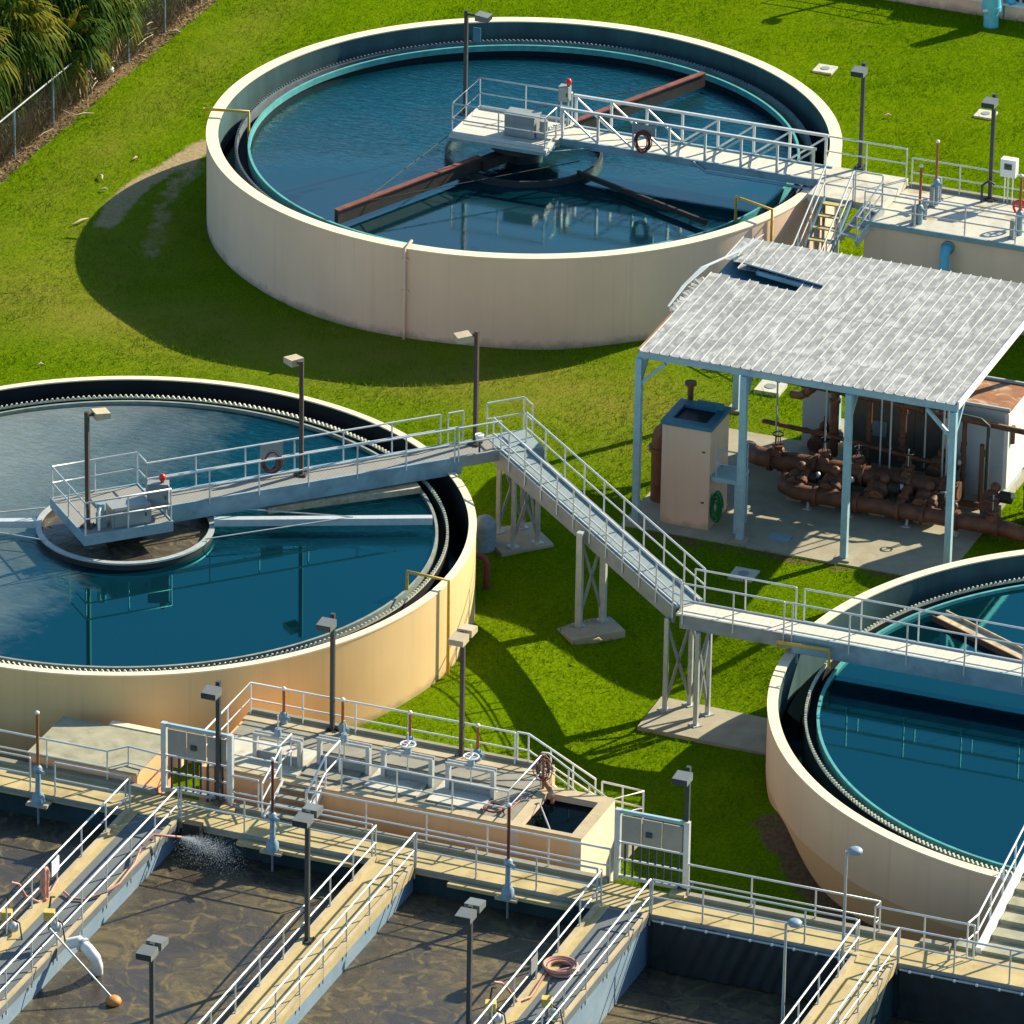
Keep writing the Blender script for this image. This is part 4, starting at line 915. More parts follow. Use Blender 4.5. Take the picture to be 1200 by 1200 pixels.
MB().box(-1.8, 1.2, -22.7, -20.6, ZS+0.001, ZS+0.05).build('deck_slab', 'concrete_white', sp)
for a, b, c_, d_ in ((1.3, 3.1, -22.4, -20.9), (3.5, 5.4, -22.4, -20.9), (5.8, 7.7, -22.5, -20.8)): MB().box(a, b, c_, d_, ZS-0.011, ZS+0.045).build('deck_slab', 'concrete_white' if a > 3 else 'concrete_grey', sp)
MB().box(-2.0, 8.9, -20.55, -19.5, ZS-0.011, ZS+0.03).build('rear_deck', 'concrete_grey', sp)
MB().box(-2.0, 8.9, BKV+0.05, BKV+0.22, ZS+0.061, ZS+0.2).build('kerb', 'concrete_grey', sp)
# pit box at right
pit = thing('pit_box', 'cream open pit with dark water at right end of orange box', 'concrete box', (10.2, -21.5, 0))
for (a, b, c_, d_) in ((8.951, 9.3, FR, -20.0), (11.1, 11.5, FR, -20.0), (9.301, 11.099, FR, -22.9), (9.301, 11.099, -20.5, -20.0)): MB().box(a, b, c_, d_, -0.8, ZS).build('wall', 'wall_orange' if d_ < -22 else 'box_beige', pit)
MB().box(11.501, 11.505, FR, -20.0, -0.8, ZS-0.03).build('end_face', 'rim_paint', pit)
for (a, b, c_, d_) in ((8.96, 9.3, FR-0.005, -19.99), (11.1, 11.51, FR-0.005, -19.99), (9.301, 11.099, FR-0.005, -22.9), (9.301, 11.099, -20.5, -19.99)): MB().box(a, b, c_, d_, ZS+0.001, ZS+0.05).build('coping', 'concrete', pit)
structure(MB().box(9.301, 11.099, -22.899, -20.501, 1.0, 2.52), 'water', 'water_dark')
single(MB().tube([at(628, 942, 2.75), at(633, 941, 2.8), at(647, 977, 2.6)], 0.03, 6), 'rake_pole', 'galvanised', 'thin bent metal pole leaning into the dark pit', 'pole', at(647, 977, 1.6))
# gate frames with stems
def sluice(label, x0, x1, y, wheel, group='sluice gate frames on the splitter box'):
    t = thing('sluice_gate', label, 'sluice gate', ((x0+x1)/2, y, ZS), group); H = 0.95; xm = (x0+x1)/2
    for x in (x0, x1): MB().box(x-0.07, x+0.07, y-0.10, y+0.10, ZS-0.008, ZS+H).build('post', 'galvanised', t)
    for dy in (-0.10, 0.10): MB().bar((x0-0.07, y+dy*0.99, ZS+H+0.05), (x1+0.07, y+dy*0.99, ZS+H+0.05), 0.06, 0.10).build('head_beam', 'galvanised', t)
    MB().box(x0+0.071, x1-0.071, y-0.03, y+0.03, ZS-0.008, ZS+H*0.40).build('gate_leaf', 'steel_grey', t)
    MB().cyl((xm, y), 0.03, ZS+H*0.40, ZS+H+0.85, 8).build('stem', 'aluminium', t)
    MB().cyl((xm, y), 0.14, ZS+H+0.1, ZS+H+0.36, 12, 0.1).build('gearbox', 'valve_blue', t)
    if wheel:
        w_ = MB().torus((xm, y, ZS+H+0.42), 0.25, 0.03, 28, 6)
        for k in range(4): w_.tube([(xm, y, ZS+H+0.42), (xm+0.25*math.cos(k*math.pi/2), y+0.25*math.sin(k*math.pi/2), ZS+H+0.42)], 0.025, 5)
        w_.build('hand_wheel', 'white_paint', t)
    return t
sluice('dark sluice gate frame nearest the left gate, no wheel', -0.55, 1.05, -21.95, False)
sluice('sluice gate frame without wheel beside the lamp post', 1.55, 3.3, -21.45, False)
sluice('sluice gate frame with white wheel, left of the two wheeled ones', 3.85, 5.55, -21.45, True)
sluice('sluice gate frame with white wheel nearest the dark pit', 6.15, 7.75, -21.45, True)
def valve_post(name, label, p, h, mat, base_h=0.9, tall_base=False, group=None, skirt=False):
    t = thing(name, label, 'valve post', p, group); x, y, z = p
    mb = MB()
    if tall_base: mb.tube([(x, y, z-0.2), (x, y, z+0.08), (x, y, z+0.22), (x, y, z+base_h)], [0.24, 0.2, 0.10, 0.085], 12)
    mb.ball((x, y, z+base_h+0.1), 0.155, 12, 1.05); mb.tube([(x+0.1, y-0.1, z+base_h+0.1), (x+0.3, y-0.22, z+base_h+0.1)], 0.07, 8)
    if not tall_base: mb.cyl((x, y), 0.13, z, z+base_h+0.05, 10)
    mb.build('gear_head', 'valve_blue', t)
    MB().cyl((x, y), 0.055, z+base_h+0.25, z+h, 8).build('stem_cover', mat, t)
    MB().ball((x, y, z+h+0.04), 0.085, 8, 0.8).build('cap', 'white_paint', t)
    if skirt:
        MB().obox((x, y+0.1, z-0.24), (0.75, 0.6, 0.08)).build('bracket', 'concrete', t); MB().cyl((x, y), 0.04, z-1.0, z-0.2, 6).build('shaft', 'steel_grey', t)
    return t
GV = 'valve posts on the near walkway edge'
valve_post('valve_post', 'orange valve post on blue pedestal at far left basin', (-6.9, VN-0.30, ZW), 3.1, 'orange_pipe', 0.95, True, GV, True)
valve_post('valve_post', 'maroon valve post on pedestal above the spraying basin', (1.55, VN-0.36, ZW), 3.1, 'maroon_pipe', 0.95, True, GV, True)
valve_post('valve_post', 'maroon valve post on blue pedestal in front of dark pit', (9.83, VN-0.36, ZW), 3.1, 'maroon_pipe', 0.95, True, GV, True)
GW = 'small orange stem valves on the splitter box'
for (px, py, lb) in ((332, 847, 'small orange stem valve by the rear rail, leftmost on box'), (404, 857, 'small orange stem valve just right of splitter lamp post'), (484, 871, 'small orange stem valve behind the left white wheel'), (563, 887, 'small orange stem valve behind the right white wheel')):
    p = at(px, py, ZS+0.06); valve_post('stem_valve', lb, (p.x, min(p.y, -19.2), ZS+0.06), 1.25, 'orange_pipe', 0.18, False, GW)
# splitter box railings
GS = 'railings around the splitter box'
railing('white railing along left side and rear of the orange box', [(-2.0, -22.9, ZS), (-2.0, -19.0, ZS), (7.55, -18.98, ZS)], GS, mat='white_paint')
railing('tan railing along orange box front above the wall', [(3.0, -23.05, ZS), (8.9, -23.05, ZS), (8.95, -20.2, ZS)], GS, mat='aluminium')
railing('white railing on front left of orange box beside small stairs', [(-0.9, -23.0, ZS), (0.75, -23.0, ZS), (0.75, -22.0, ZS+0.0)], GS, mat='white_paint')
def stairs(label, p0, p1, wid, n, mat_t, mat_s, name='stairs', open_=True):
    t = thing(name, label, 'stairs', p0); p0, p1 = Vector(p0), Vector(p1); d = Vector((p1.x-p0.x, p1.y-p0.y, 0)).normalized(); s = Vector((-d.y, d.x, 0))
    for k in range(n):
        c = p0.lerp(p1, (k+0.5)/n); MB().bar(c-s*wid/2, c+s*wid/2, 0.30, 0.06).build('tread', mat_t, t)
    for k in (-1, 1): MB().bar(p0+s*k*(wid/2+0.04)-Vector((0, 0, 0.06)), p1+s*k*(wid/2+0.04)-Vector((0, 0, 0.06)), 0.07, 0.30).build('stringer', mat_s, t)
    return t
# small stairs at the right end of the box going down to the lawn
e0 = (7.9, -19.1, ZS); e1 = (11.9, -19.1, 0.75)
stairs('white railed steps falling from box end towards the lawn', (8.0, -19.45, ZS), (10.6, -19.45, 1.0), 1.0, 7, 'concrete_grey', 'white_paint')
railing('white sloping railing on far side of the box end steps', [(7.6, -18.9, ZS), (8.0, -18.9, ZS), (10.4, -18.9, 1.5)], GS, mat='white_paint', spacing=0.9)
railing('white zigzag railing on near side of the box end steps', [(8.9, -20.0, ZS), (9.1, -19.95, ZS), (11.3, -19.95, 1.4), (12.1, -18.9, 1.4), (10.6, -18.8, 1.4)], GS, mat='white_paint', spacing=0.9)
single(MB().box(10.4, 12.0, -19.95, -18.85, 0.6, 1.25), 'step_landing', 'concrete_mossy', 'small pale landing slab under the zigzag railing', 'landing', (11.2, -19.4, 0.6))
# red-brown hose stand by the pit
t = thing('hose_stand', 'rusty hose stand with reddish loops at the pit corner', 'hose stand', (9.05, -20.25, ZS))
MB().cyl((9.05, -20.25), 0.05, ZS+0.05, ZS+1.3, 8).build('stand', 'rust_orange', t)
mb = MB()
rr_ = random.Random(5)
for k in range(7): mb.torus((9.05+rr_.uniform(-.1, .1), -20.36+0.03*k, ZS+0.85+rr_.uniform(-.18, .05)), rr_.uniform(0.2, 0.38), 0.018, 22, 5, axis=AX_U @ Matrix.Diagonal((0.7, 1.2, 1)))
mb.build('hose', 'hose_red', t)
MB().tube([(9.15, -20.3, ZS+0.3), (9.35, -20.5, ZS+0.25), (9.55, -20.7, ZS+0.1), (9.6, -20.75, ZS-0.6)], [0.1, 0.1, 0.08, 0.05], 8).build('nozzle', 'rust_orange', t)
c = at(473+50, 925, 2.76)
hose_coil('hose', 'dark thin hose loosely coiled on the box top near pit', (8.1, -22.3, ZS+0.08), 0.34, 0.03, 'hose_red', None, 2, [(8.6, -22.6, ZS+0.08), (8.7, -21.2, ZS+0.08)])

_p = Vector((4.5, -21, ZS)); SHIFT = (_p-CAM)*(-0.5/(_p.z-CAM.z))
for o in COL.objects:
    if o.name not in _before and o.parent is None and o.get('group') != GV: o.location = o.location+SHIFT
for o in COL.objects:
    if o.get('category') == 'lamp post' and abs(o.location.z-2.7) < 0.02: o.location = o.location+SHIFT
ZT = ZS-0.5; fv = FR+SHIFT.y
stairs('short grey steps up to the orange box beside maroon post', (1.25, fv+0.05, ZT), (1.25, -23.75, ZW+0.02), 1.3, 4, 'concrete_grey', 'white_paint')
railing('white stair railing descending from box front beside maroon post', [(0.45, fv+0.1, ZT), (0.45, -23.7, ZW)], GS, mat='white_paint', spacing=1.0)
railing('white stair railing on the right of small box stairs', [(2.05, fv+1.3, ZT), (2.05, fv+0.1, ZT), (2.05, -23.7, ZW)], GS, mat='white_paint', spacing=1.0)

# hoses, float and spray on the basins ----------------------------------------
hx, hy = at(642, 1143, ZW+0.05)[:2]
hose_coil('hose', 'pink hose lying in a flat coil on the grey walkway', (at(657, 1138, ZW)[0], at(657, 1138, ZW)[1], ZW+0.05), 0.52, 0.045, 'hose_pink', None, 5, vary=(0.72, 1.06), tail=
          [at(640, 1140, ZW+0.1), at(622, 1168, ZW+0.1), at(606, 1174, ZW+0.12), at(596, 1160, ZW+0.7), at(588, 1152, ZW+1.15), at(579, 1151, ZW+1.25)])
c = at(70, 1040, ZW+0.6)
pts = []
for k in range(90):
    a = 2*math.pi*k/15; pts.append((-3.66+0.05*math.sin(k*0.9), c.y+0.16*math.cos(a)+0.05*math.sin(k*.37), ZW+0.62+0.58*math.sin(a)))
q = [at(75, 1045, ZW+0.1), at(84, 1053, ZW+0.08), at(100, 1054, ZW+0.08), at(122, 1047, ZW+0.1), at(140, 1035, ZW+0.3), at(158, 1012, ZW+0.25), at(166, 990, ZW+0.3), at(180, 978, ZW+0.6), at(212, 981, ZW+0.05)]
mb = MB().tube(pts, 0.045, 6); mb.tube(q, 0.045, 6); mb.tube([at(68, 1030, ZW+0.2), at(60, 1045, ZW+0.15), at(45, 1057, ZW+0.15), at(30, 1050, ZW+0.5), at(22, 1036, ZW+1.0), at(13, 1034, ZW+1.2)], 0.045, 6)
single(mb, 'hose', 'hose_pink', 'pink hose hung in loops on the leftmost walkway railing', 'hose', (-3.66, c.y, ZW))
for (px, py, w_, h_, lb, vv_) in ((58, 1013, 0.02, 0.5, 'small white notice sheet on the leftmost walkway railing', -3.66), (620, 1128, 0.02, 0.6, 'pale grey notice sheet on the railing near coiled hose', 12.98)):
    p = at(px, py, ZW+0.9); single(MB().box(vv_-0.015, vv_+0.015, p.y-0.28, p.y+0.28, ZW+0.62, ZW+1.15), 'notice', 'paper' if h_ == 0.5 else 'cabinet_grey', lb, 'notice', (vv_, p.y, ZW+0.62))
# aerator fittings at left
def fitting(label, px, py, zz):
    p = at(px, py, zz); t = thing('valve_fitting', label, 'valve', p, 'pipe fittings clamped to walkway railings')
    MB().obox((p.x, p.y, zz+0.25), (0.34, 0.30, 0.30), 0.3).build('actuator', 'yellow_curb', t)
    MB().tube([(p.x, p.y, zz-0.3), (p.x, p.y, zz+0.1)], 0.06, 8).build('stem', 'steel_grey', t)
    MB().ball((p.x+0.3, p.y-0.15, zz-0.05), 0.19, 10).build('valve_body', 'galvanised', t)
    MB().tube([(p.x+0.1, p.y, zz+0.2), (p.x+0.5, p.y-0.1, zz+0.1), (p.x+0.7, p.y-0.35, zz-0.4)], 0.03, 6).build('cable', 'black_rubber', t)
    MB().tube([(p.x-0.2, p.y+0.3, zz-0.1), (p.x-0.1, p.y+0.35, zz+0.7), (p.x+0.05, p.y+0.3, zz+0.75)], 0.035, 6).build('tap', 'lamp_dark', t)
fitting('yellow topped valve fitting at left edge on the leftmost walkway railing', 8, 1080, ZW+0.35)
fitting('yellow topped valve fitting on right railing of leftmost walkway', 58, 1080, ZW+0.75)
fitting('yellow topped valve fitting at bottom on the coiled hose walkway railing', 575, 1187, ZW+0.5)
fitting('blue grey valve fitting at bottom right of the coiled hose', 641, 1182, ZW+0.3)
t = thing('outfall_pipe', 'fat pale bent pipe dropping from leftmost walkway into sludge', 'pipe', at(100, 1115, 1.2))
pa = [at(80, 1106, 1.75), at(92, 1103, 1.85), at(103, 1112, 1.75), at(111, 1122, 1.45), at(114, 1133, 1.05), at(114, 1140, 0.62)]
MB().tube(pa, 0.19, 14).build('pipe', 'white_paint', t); MB().tube([pa[1].lerp(pa[2], 0.4), pa[1].lerp(pa[2], 0.62)], 0.25, 14).build('flange', 'galvanised', t)
t = thing('level_float', 'orange ball float on a long grey rod over the sludge', 'float', at(133, 1173, 0.62))
f0, f1 = at(58, 1088, ZW+1.1), at(130, 1168, 0.85)
MB().tube([f0, f1], 0.035, 8).build('rod', 'galvanised', t); MB().ball(at(133, 1173, 0.72), 0.26, 14, 0.7).build('ball', 'float_orange', t)
# spray: many fine drops and streaks
mb = MB(); o = at(214, 981, ZW+0.05); o.y = min(o.y, VN-0.12)
for k in range(5200):
    a = R(random.triangular(-95, 25, -20)); e = random.gauss(0.10, 0.15); v0 = random.uniform(0.5, 1.05); t_ = random.random()**0.75*2.5*v0
    d = Vector((math.cos(a), math.sin(a)*0.45, 0)); q = o+d*t_+Vector((random.gauss(0, .03), random.gauss(0, .03), e*t_-0.14*t_*t_)); r_ = random.uniform(0.004, 0.011)
    if q.z > 0.64: mb.add([q+Vector((0, 0, r_*1.6)), q+Vector((r_, 0, -r_)), q+Vector((-r_*.6, r_, -r_)), q+Vector((-r_*.6, -r_, -r_))], [(0, 1, 2), (0, 2, 3), (0, 3, 1), (1, 3, 2)])
m, g = newmat('spray_water'); g.b.inputs['Base Color'].default_value = (0.95, 0.97, 0.98, 1); g.b.inputs['Roughness'].default_value = 0.5
tr = g.new('ShaderNodeBsdfTransparent'); mx = g.new('ShaderNodeMixShader'); mx.inputs[0].default_value = 0.32
g.link(tr.outputs[0], mx.inputs[1]); g.link(g.b.outputs[0], mx.inputs[2]); g.link(mx.outputs[0], [n for n in g.n if n.type == 'OUTPUT_MATERIAL'][0].inputs[0])
sp_o = mb.build('spray', 'spray_water'); sp_o['kind'] = 'stuff'
t = single(MB().obox((-1.35, VN-0.22, ZW-0.35), (0.62, 0.32, 1.0)), 'rubber_flap', 'black_rubber', 'black rubber flap beside the spray nozzle', 'flap', (-1.35, VN-0.2, ZW-0.85))

# stairs to the right tank
rt = thing('stairway', 'pale mossy concrete stairway slab rising to the tan tank', 'stairs', (26.2, -23.2, ZW))
mb = MB()
for k in range(6): mb.prism([(25.35, -23.3+k*0.8), (27.4, -23.3+k*0.8), (27.4, -22.5+k*0.8+0.3), (25.35, -22.5+k*0.8+0.3)], ZW-0.6+k*0.17, ZW+0.06+k*0.17)
mb.build('steps', 'concrete_mossy', rt)
MB().bar((25.22, -23.45, ZW+0.05), (25.22, -18.3, ZW+1.15), 0.2, 0.34).build('stringer', 'white_paint', rt)
railing('white railing climbing beside the stairway to tan tank', [(25.0, -24.0, ZW+0.1), (25.12, -23.3, ZW+0.1), (25.12, -18.3, 2.75)], 'railings of the right edge stairway', mat='white_paint', spacing=1.4)
single(MB().box(24.4, 27.2, -23.43, -22.9, 0.2, ZW+0.12), 'stair_foot', 'concrete_mossy', 'pale concrete sill at foot of the tan tank stairway', 'sill', (25, -23.2, 0.2))

# ================================================================== VAULT, LANDING AND STAIR BY NORTH TANK
ZV = 3.7
va = thing('valve_vault', 'grey concrete vault with stained pale roof, at right above canopy', 'vault', (8, 29, 0))
MB().box(3.8, 20, 27.35, 31.3, -0.3, ZV-0.12).build('wall', 'wall_pinkgrey', va)
MB().box(3.72, 20.1, 27.27, 31.38, ZV-0.119, ZV).build('roof_slab', 'concrete_white', va)
MB().box(3.7, 20.1, 27.18, 27.26, ZV-0.16, ZV+0.06).build('edge_angle', 'girder_blue', va)
MB().box(4.3, 20.1, 31.2, 31.4, ZV+0.001, ZV+0.14).build('kerb', 'concrete_grey', va)
railing('grey railing along front of the vault roof', [(3.8, 27.3, ZV), (20, 27.3, ZV)], 'railings on the vault', drop=0.2)
railing('grey railing along the rear of the vault roof', [(4.4, 31.2, ZV), (20, 31.2, ZV)], 'railings on the vault')
la = thing('landing', 'pale landing slab between top bridge and vault, above stairs', 'landing', (2.7, 29.5, 0))
MB().box(1.2, 4.25, 28.15, 31.2, zb-0.28, zb-0.005).build('slab', 'concrete_white', la)
for (x, y) in ((1.5, 28.5), (1.5, 30.9), (3.4, 30.9)): MB().cyl((x, y), 0.12, -0.1, zb-0.281, 10).build('column', 'galvanised', la)
rails(la, [(0.9, 31.1, zb), (4.2, 31.1, zb)], h=1.25, spacing=1.6)
rails(la, [(3.1, 28.2, zb), (4.2, 28.2, zb)], h=1.25, spacing=1.0)
st = stairs('open steel stairs with bright treads beside the top tank', (2.45, 28.15, zb), (2.45, 20.6, 0.05), 1.0, 14, 'concrete_yellow', 'girder_blue')
for k in (-0.58, 0.58): rails(st, [(2.45+k, 28.15, zb), (2.45+k, 20.6, 0.05)], h=1.25, spacing=1.7)
st2 = stairs('short steep steel steps linking landing and vault roof', (3.95, 28.15, zb), (3.4, 26.6, 3.1), 0.7, 4, 'galvanised', 'aluminium')
rails(st2, [(4.2, 28.2, zb), (3.75, 26.6, 3.1)], h=1.0, spacing=1.0)
GVV = 'orange stem valves on the vault roof'
valve_post('stem_valve', 'orange stem valve on grey stand at vault front, leftmost', tuple(at(1077, 262, ZV)), 2.35, 'orange_pipe', 0.55, False, GVV)
valve_post('stem_valve', 'tall orange stem valve behind on two dark columns', tuple(at(1096, 240, ZV)), 2.6, 'orange_pipe', 0.85, False, GVV)
valve_post('stem_valve', 'orange stem valve at right edge beside red wheel', tuple(at(1194, 275, ZV)), 2.4, 'orange_pipe', 0.75, False, GVV)
for (px, py, lb, hh_) in ((1071, 263, 'grey column under the leftmost orange stem valve', 0.8), (1083, 255, 'grey column just right of leftmost orange stem valve', 0.75), (1092, 242, 'dark column under the tall orange stem valve', 0.85), (1100, 234, 'dark column right of the tall orange stem valve', 0.95), (1186, 279, 'grey column left of the red wheel stem valve', 0.75)):
    p = at(px, py, ZV); mb = MB().obox((p.x, p.y, ZV+hh_/2), (0.17, 0.17, hh_)); mb.obox((p.x, p.y, ZV+0.02), (0.3, 0.3, 0.04)); single(mb, 'column', 'steel_grey', lb, 'column', (p.x, p.y, ZV), 'short columns on the vault roof')
p = at(1196, 243, ZV+0.8); w_ = MB().torus((p.x, p.y, ZV+0.8), 0.28, 0.05, 26, 6, axis=AX_U)
for k in range(3): w_.tube([(p.x+0.28*math.cos(k*math.pi/3), p.y, ZV+0.8+0.28*math.sin(k*math.pi/3)), (p.x-0.28*math.cos(k*math.pi/3), p.y, ZV+0.8-0.28*math.sin(k*math.pi/3))], 0.03, 5)
t = thing('hand_wheel', 'bright red hand wheel at the right edge on the vault', 'wheel', (p.x, p.y, ZV)); w_.build('wheel', 'red_paint', t); MB().cyl((p.x, p.y+0.06), 0.05, ZV, ZV+0.8, 8).build('stem', 'red_paint', t)
p = at(1181, 238, ZV); t = thing('meter_box', 'white meter box with dark round window on thin legs', 'meter', (p.x, p.y, ZV))
MB().obox((p.x, p.y, ZV+1.5), (0.62, 0.36, 0.72)).build('housing', 'white_paint', t); MB().obox((p.x, p.y-0.19, ZV+1.58), (0.30, 0.02, 0.24)).build('window', 'lens_glass', t)
for s in (-0.16, 0.16): MB().cyl((p.x+s, p.y), 0.025, ZV, ZV+1.14, 6).build('leg', 'white_paint', t)
t = thing('wall_pipe', 'bright blue elbow pipe coming out of the vault wall', 'pipe', (7.1, 27.2, 2.5)); b0 = at(1112, 293, 3.0)
MB().tube([(b0.x, 27.36, 3.15), (b0.x, 27.05, 3.15), (b0.x, 26.92, 3.0), (b0.x, 26.9, 0.0)], 0.19, 14).build('pipe', 'pipe_blue', t); MB().tube([(b0.x, 27.34, 3.15), (b0.x, 27.27, 3.15)], 0.27, 16).build('flange', 'steel_grey', t)
p = at(1150, 237, ZV); single(MB().tube([(p.x, p.y, ZV), (p.x, p.y, ZV+0.7), (p.x+0.2, p.y+0.2, ZV+0.85), (p.x+0.4, p.y+0.3, ZV+0.7)], 0.05, 8), 'cable_conduit', 'lamp_dark', 'bent dark conduit at foot of vault lamp post', 'conduit', (p.x, p.y, ZV))

# far works at the top right: low wall, railing, blue hydrant
fw = thing('low_wall', 'low pink concrete wall with white coping at top right edge', 'wall', (0, 59.2, 0))
MB().box(-9, 12, 58.75, 59.1, -0.2, 0.62).build('wall', 'wall_pinkgrey', fw); MB().box(-9.02, 12, 58.7, 59.14, 0.621, 0.70).build('coping', 'white_paint', fw)
single(MB().box(-2.9, 12, 60.4, 64, 0, 2.6), 'far_tank', 'tank_bronze', 'dark plant casing behind low pink wall at top right', 'casing', (4, 62, 0))
railing('grey railing on the low pink wall at top right', [(-9, 58.9, 0.7), (-3.2, 58.9, 0.7)], None, spacing=1.9)
hy_ = at(1161, 31, 0); t = thing('standpipe', 'fat light blue standpipe with flanges at top right edge', 'standpipe', (hy_.x, hy_.y, 0))
MB().tube([(hy_.x, hy_.y, 0), (hy_.x, hy_.y, 0.75)], 0.32, 20).build('pipe', 'hydrant_blue', t)
MB().tube([(hy_.x, hy_.y, 0.75), (hy_.x, hy_.y, 0.95)], 0.42, 20).build('flange', 'hydrant_blue', t)
MB().tube([(hy_.x, hy_.y, 0.95), (hy_.x, hy_.y, 1.5), (hy_.x, hy_.y, 2.4)], [0.40, 0.36, 0.3], 20).build('upper_pipe', 'hydrant_blue', t)
MB().tube([(hy_.x, hy_.y-0.3, 0.85), (hy_.x-0.2, hy_.y-0.5, 0.85)], 0.07, 8).build('nozzle', 'white_paint', t)
p = at(1185, 22, 0); t = thing('standpipe', 'thin blue and grey standpipes right of the fat blue one', 'standpipe', (p.x, p.y, 0))
for k, mt in ((0, 'pipe_blue'), (0.35, 'galvanised'), (-0.3, 'steel_grey')): MB().cyl((p.x+k, p.y+k*0.3), 0.07, 0, 1.8, 8).build('pipe', mt, t)
MB().ball((p.x, p.y-0.05, 0.8), 0.2, 10).build('valve_body', 'pipe_blue', t)

# ================================================================== CANOPY
ZR = 6.85; RU0, RU1, RV0, RV1 = 2.62, 14.58, 5.78, 16.6
cp = thing('canopy', 'large open canopy with ribbed pale metal roof on blue posts', 'canopy', (8.6, 11, 0))
npan = 31; pwid = (RU1-RU0)/npan; mb = MB(); rnd = random.Random(3)
def rz(v): return ZR+0.012*(v-RV0)
def sheet(u0, u1, v0, v1, seg=10):
    vv_ = np.linspace(v0, v1, seg+1); vs_ = []; fs = []
    prof = [(u0, 0.0), (u0+0.010, 0.05), (u0+0.032, 0.05), (u0+0.044, 0.0), (u1, 0.0)]
    for q in vv_:
        wob = rnd.uniform(-0.003, 0.003)
        for (a, b) in prof: vs_.append((a, q, rz(q)+b+wob))
    for i in range(seg):
        for k in range(4): fs.append((i*5+k, i*5+k+1, (i+1)*5+k+1, (i+1)*5+k))
    mb.add(vs_, fs)
for k in range(npan):
    a, b = RU0+k*pwid, RU0+(k+1)*pwid; j = rnd.uniform(-0.01, 0.01)
    lo = RV0-0.16+j
    if k < 9:
        sheet(a, b, lo, 13.1+rnd.uniform(-.08, .12)-0.04*k, 9); sheet(a, b, 13.9-0.06*k+rnd.uniform(-.1, .1)+(0.5 if k < 2 else 0), RV1+j, 4)
    else: sheet(a, b, lo, RV1+j, 12)
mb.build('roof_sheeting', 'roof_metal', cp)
MB().box(RU0+0.02, RU1-0.02, RV0, RV1-0.1, ZR-0.30, ZR-0.24).build('roof_lining', 'blue_steel', cp)
MB().box(RU0-0.05, RU1+0.05, RV0-0.1, RV0+0.03, ZR-0.30, ZR-0.03).build('eave_beam', 'post_blue', cp)
MB().box(RU0-0.05, RU1+0.05, RV1-0.1, RV1+0.03, ZR-0.30, ZR+0.05).build('eave_beam', 'post_blue', cp)
MB().bar((RU0-0.06, RV0, ZR-0.12), (RU0-0.06, 9.6, ZR-0.08), 0.10, 0.22).build('side_beam', 'rust_orange', cp)
MB().bar((RU1+0.07, RV0-0.1, ZR-0.04), (RU1+0.07, RV1, ZR+0.09), 0.06, 0.30).build('side_flashing', 'white_paint', cp)
for k in range(4): MB().box(RU0+0.05, RU1-0.05, 8+k*2.5-0.06, 8+k*2.5+0.06, ZR-0.23, ZR-0.06).build('purlin', 'blue_steel', cp)
# torn flap lifted at the left rear
fl = [at(783, 359, ZR+0.04), at(802, 334, ZR+0.10), at(826, 312, ZR+0.34), at(862, 296, ZR+0.52), at(895, 274, ZR+0.72)]; wd = (0.05, 0.12, 0.22, 0.20, 0.02); vs_ = []; mb = MB()
for q, w_ in zip(fl, wd):
    s_ = Vector((0.75, -0.25, 0.35)).normalized()*w_
    vs_ += [q-s_, q+s_, q-s_-Vector((0, 0, .025)), q+s_-Vector((0, 0, .025))]
fs_ = []
for i in range(4):
    k = 4*i; fs_ += [(k, k+4, k+5, k+1), (k+2, k+3, k+7, k+6), (k, k+2, k+6, k+4), (k+1, k+5, k+7, k+3)]
mb.add(vs_, fs_); mb.build('torn_flap', 'white_paint', cp)
MB().bar((3.6, 14.1, ZR+0.22), (6.9, 13.55, ZR+0.10), 0.42, 0.05, up=(0, 0.5, 1)).build('bent_purlin', 'girder_blue', cp)
MB().bar((4.2, 13.75, ZR+0.10), (7.0, 13.2, ZR+0.02), 0.16, 0.12).build('bent_purlin', 'post_blue', cp)
mb = MB()
for k in range(16):
    yy = 9.3+k*0.2; mb.add([(RU0+0.05, yy, ZR+0.05), (RU0+0.05, yy+0.22, ZR+0.06), (RU0-0.12-0.25*rnd.random(), yy+0.24, ZR+0.05+0.12*rnd.random()), (RU0-0.12-0.25*rnd.random(), yy, ZR+0.02+0.1*rnd.random())], [(0, 1, 2, 3)])
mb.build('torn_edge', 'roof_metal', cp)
posts = [(2.62, 5.68), (6.63, 5.68), (10.6, 5.68), (14.5, 5.68)]
for (x, y) in posts + [(2.62, 16.4), (6.6, 16.4), (10.6, 16.4), (14.5, 16.4)]:
    MB().box(x-0.12, x+0.12, y-0.12, y+0.12, 0.13, ZR-0.301).build('post', 'post_blue', cp)
    MB().box(x-0.30, x+0.30, y-0.28, y+0.28, -0.3, 0.13).build('post_footing', 'pad_concrete', cp)
    for s in (-1, 1):
        if (x < 3 and s < 0) or (x > 14 and s > 0): continue
        if y < 6 and x in (6.63, 10.6): continue
        MB().bar((x, y, ZR-1.35), (x+s*1.0, y, ZR-0.36), 0.12, 0.12).build('knee_brace', 'post_blue', cp)
    MB().bar((x, y+(0.1 if y < 10 else -0.1), ZR-1.35), (x, y+(1.05 if y < 10 else -1.05), ZR-0.36), 0.12, 0.12).build('knee_brace', 'post_blue', cp)
slab = MB().prism([(2.2, 5.25), (14.5, 5.25), (14.5, 17.2), (5.8, 17.2), (5.8, 14.7), (2.2, 14.7)], -0.3, 0.06); structure(slab, 'pavement', 'pad_concrete')
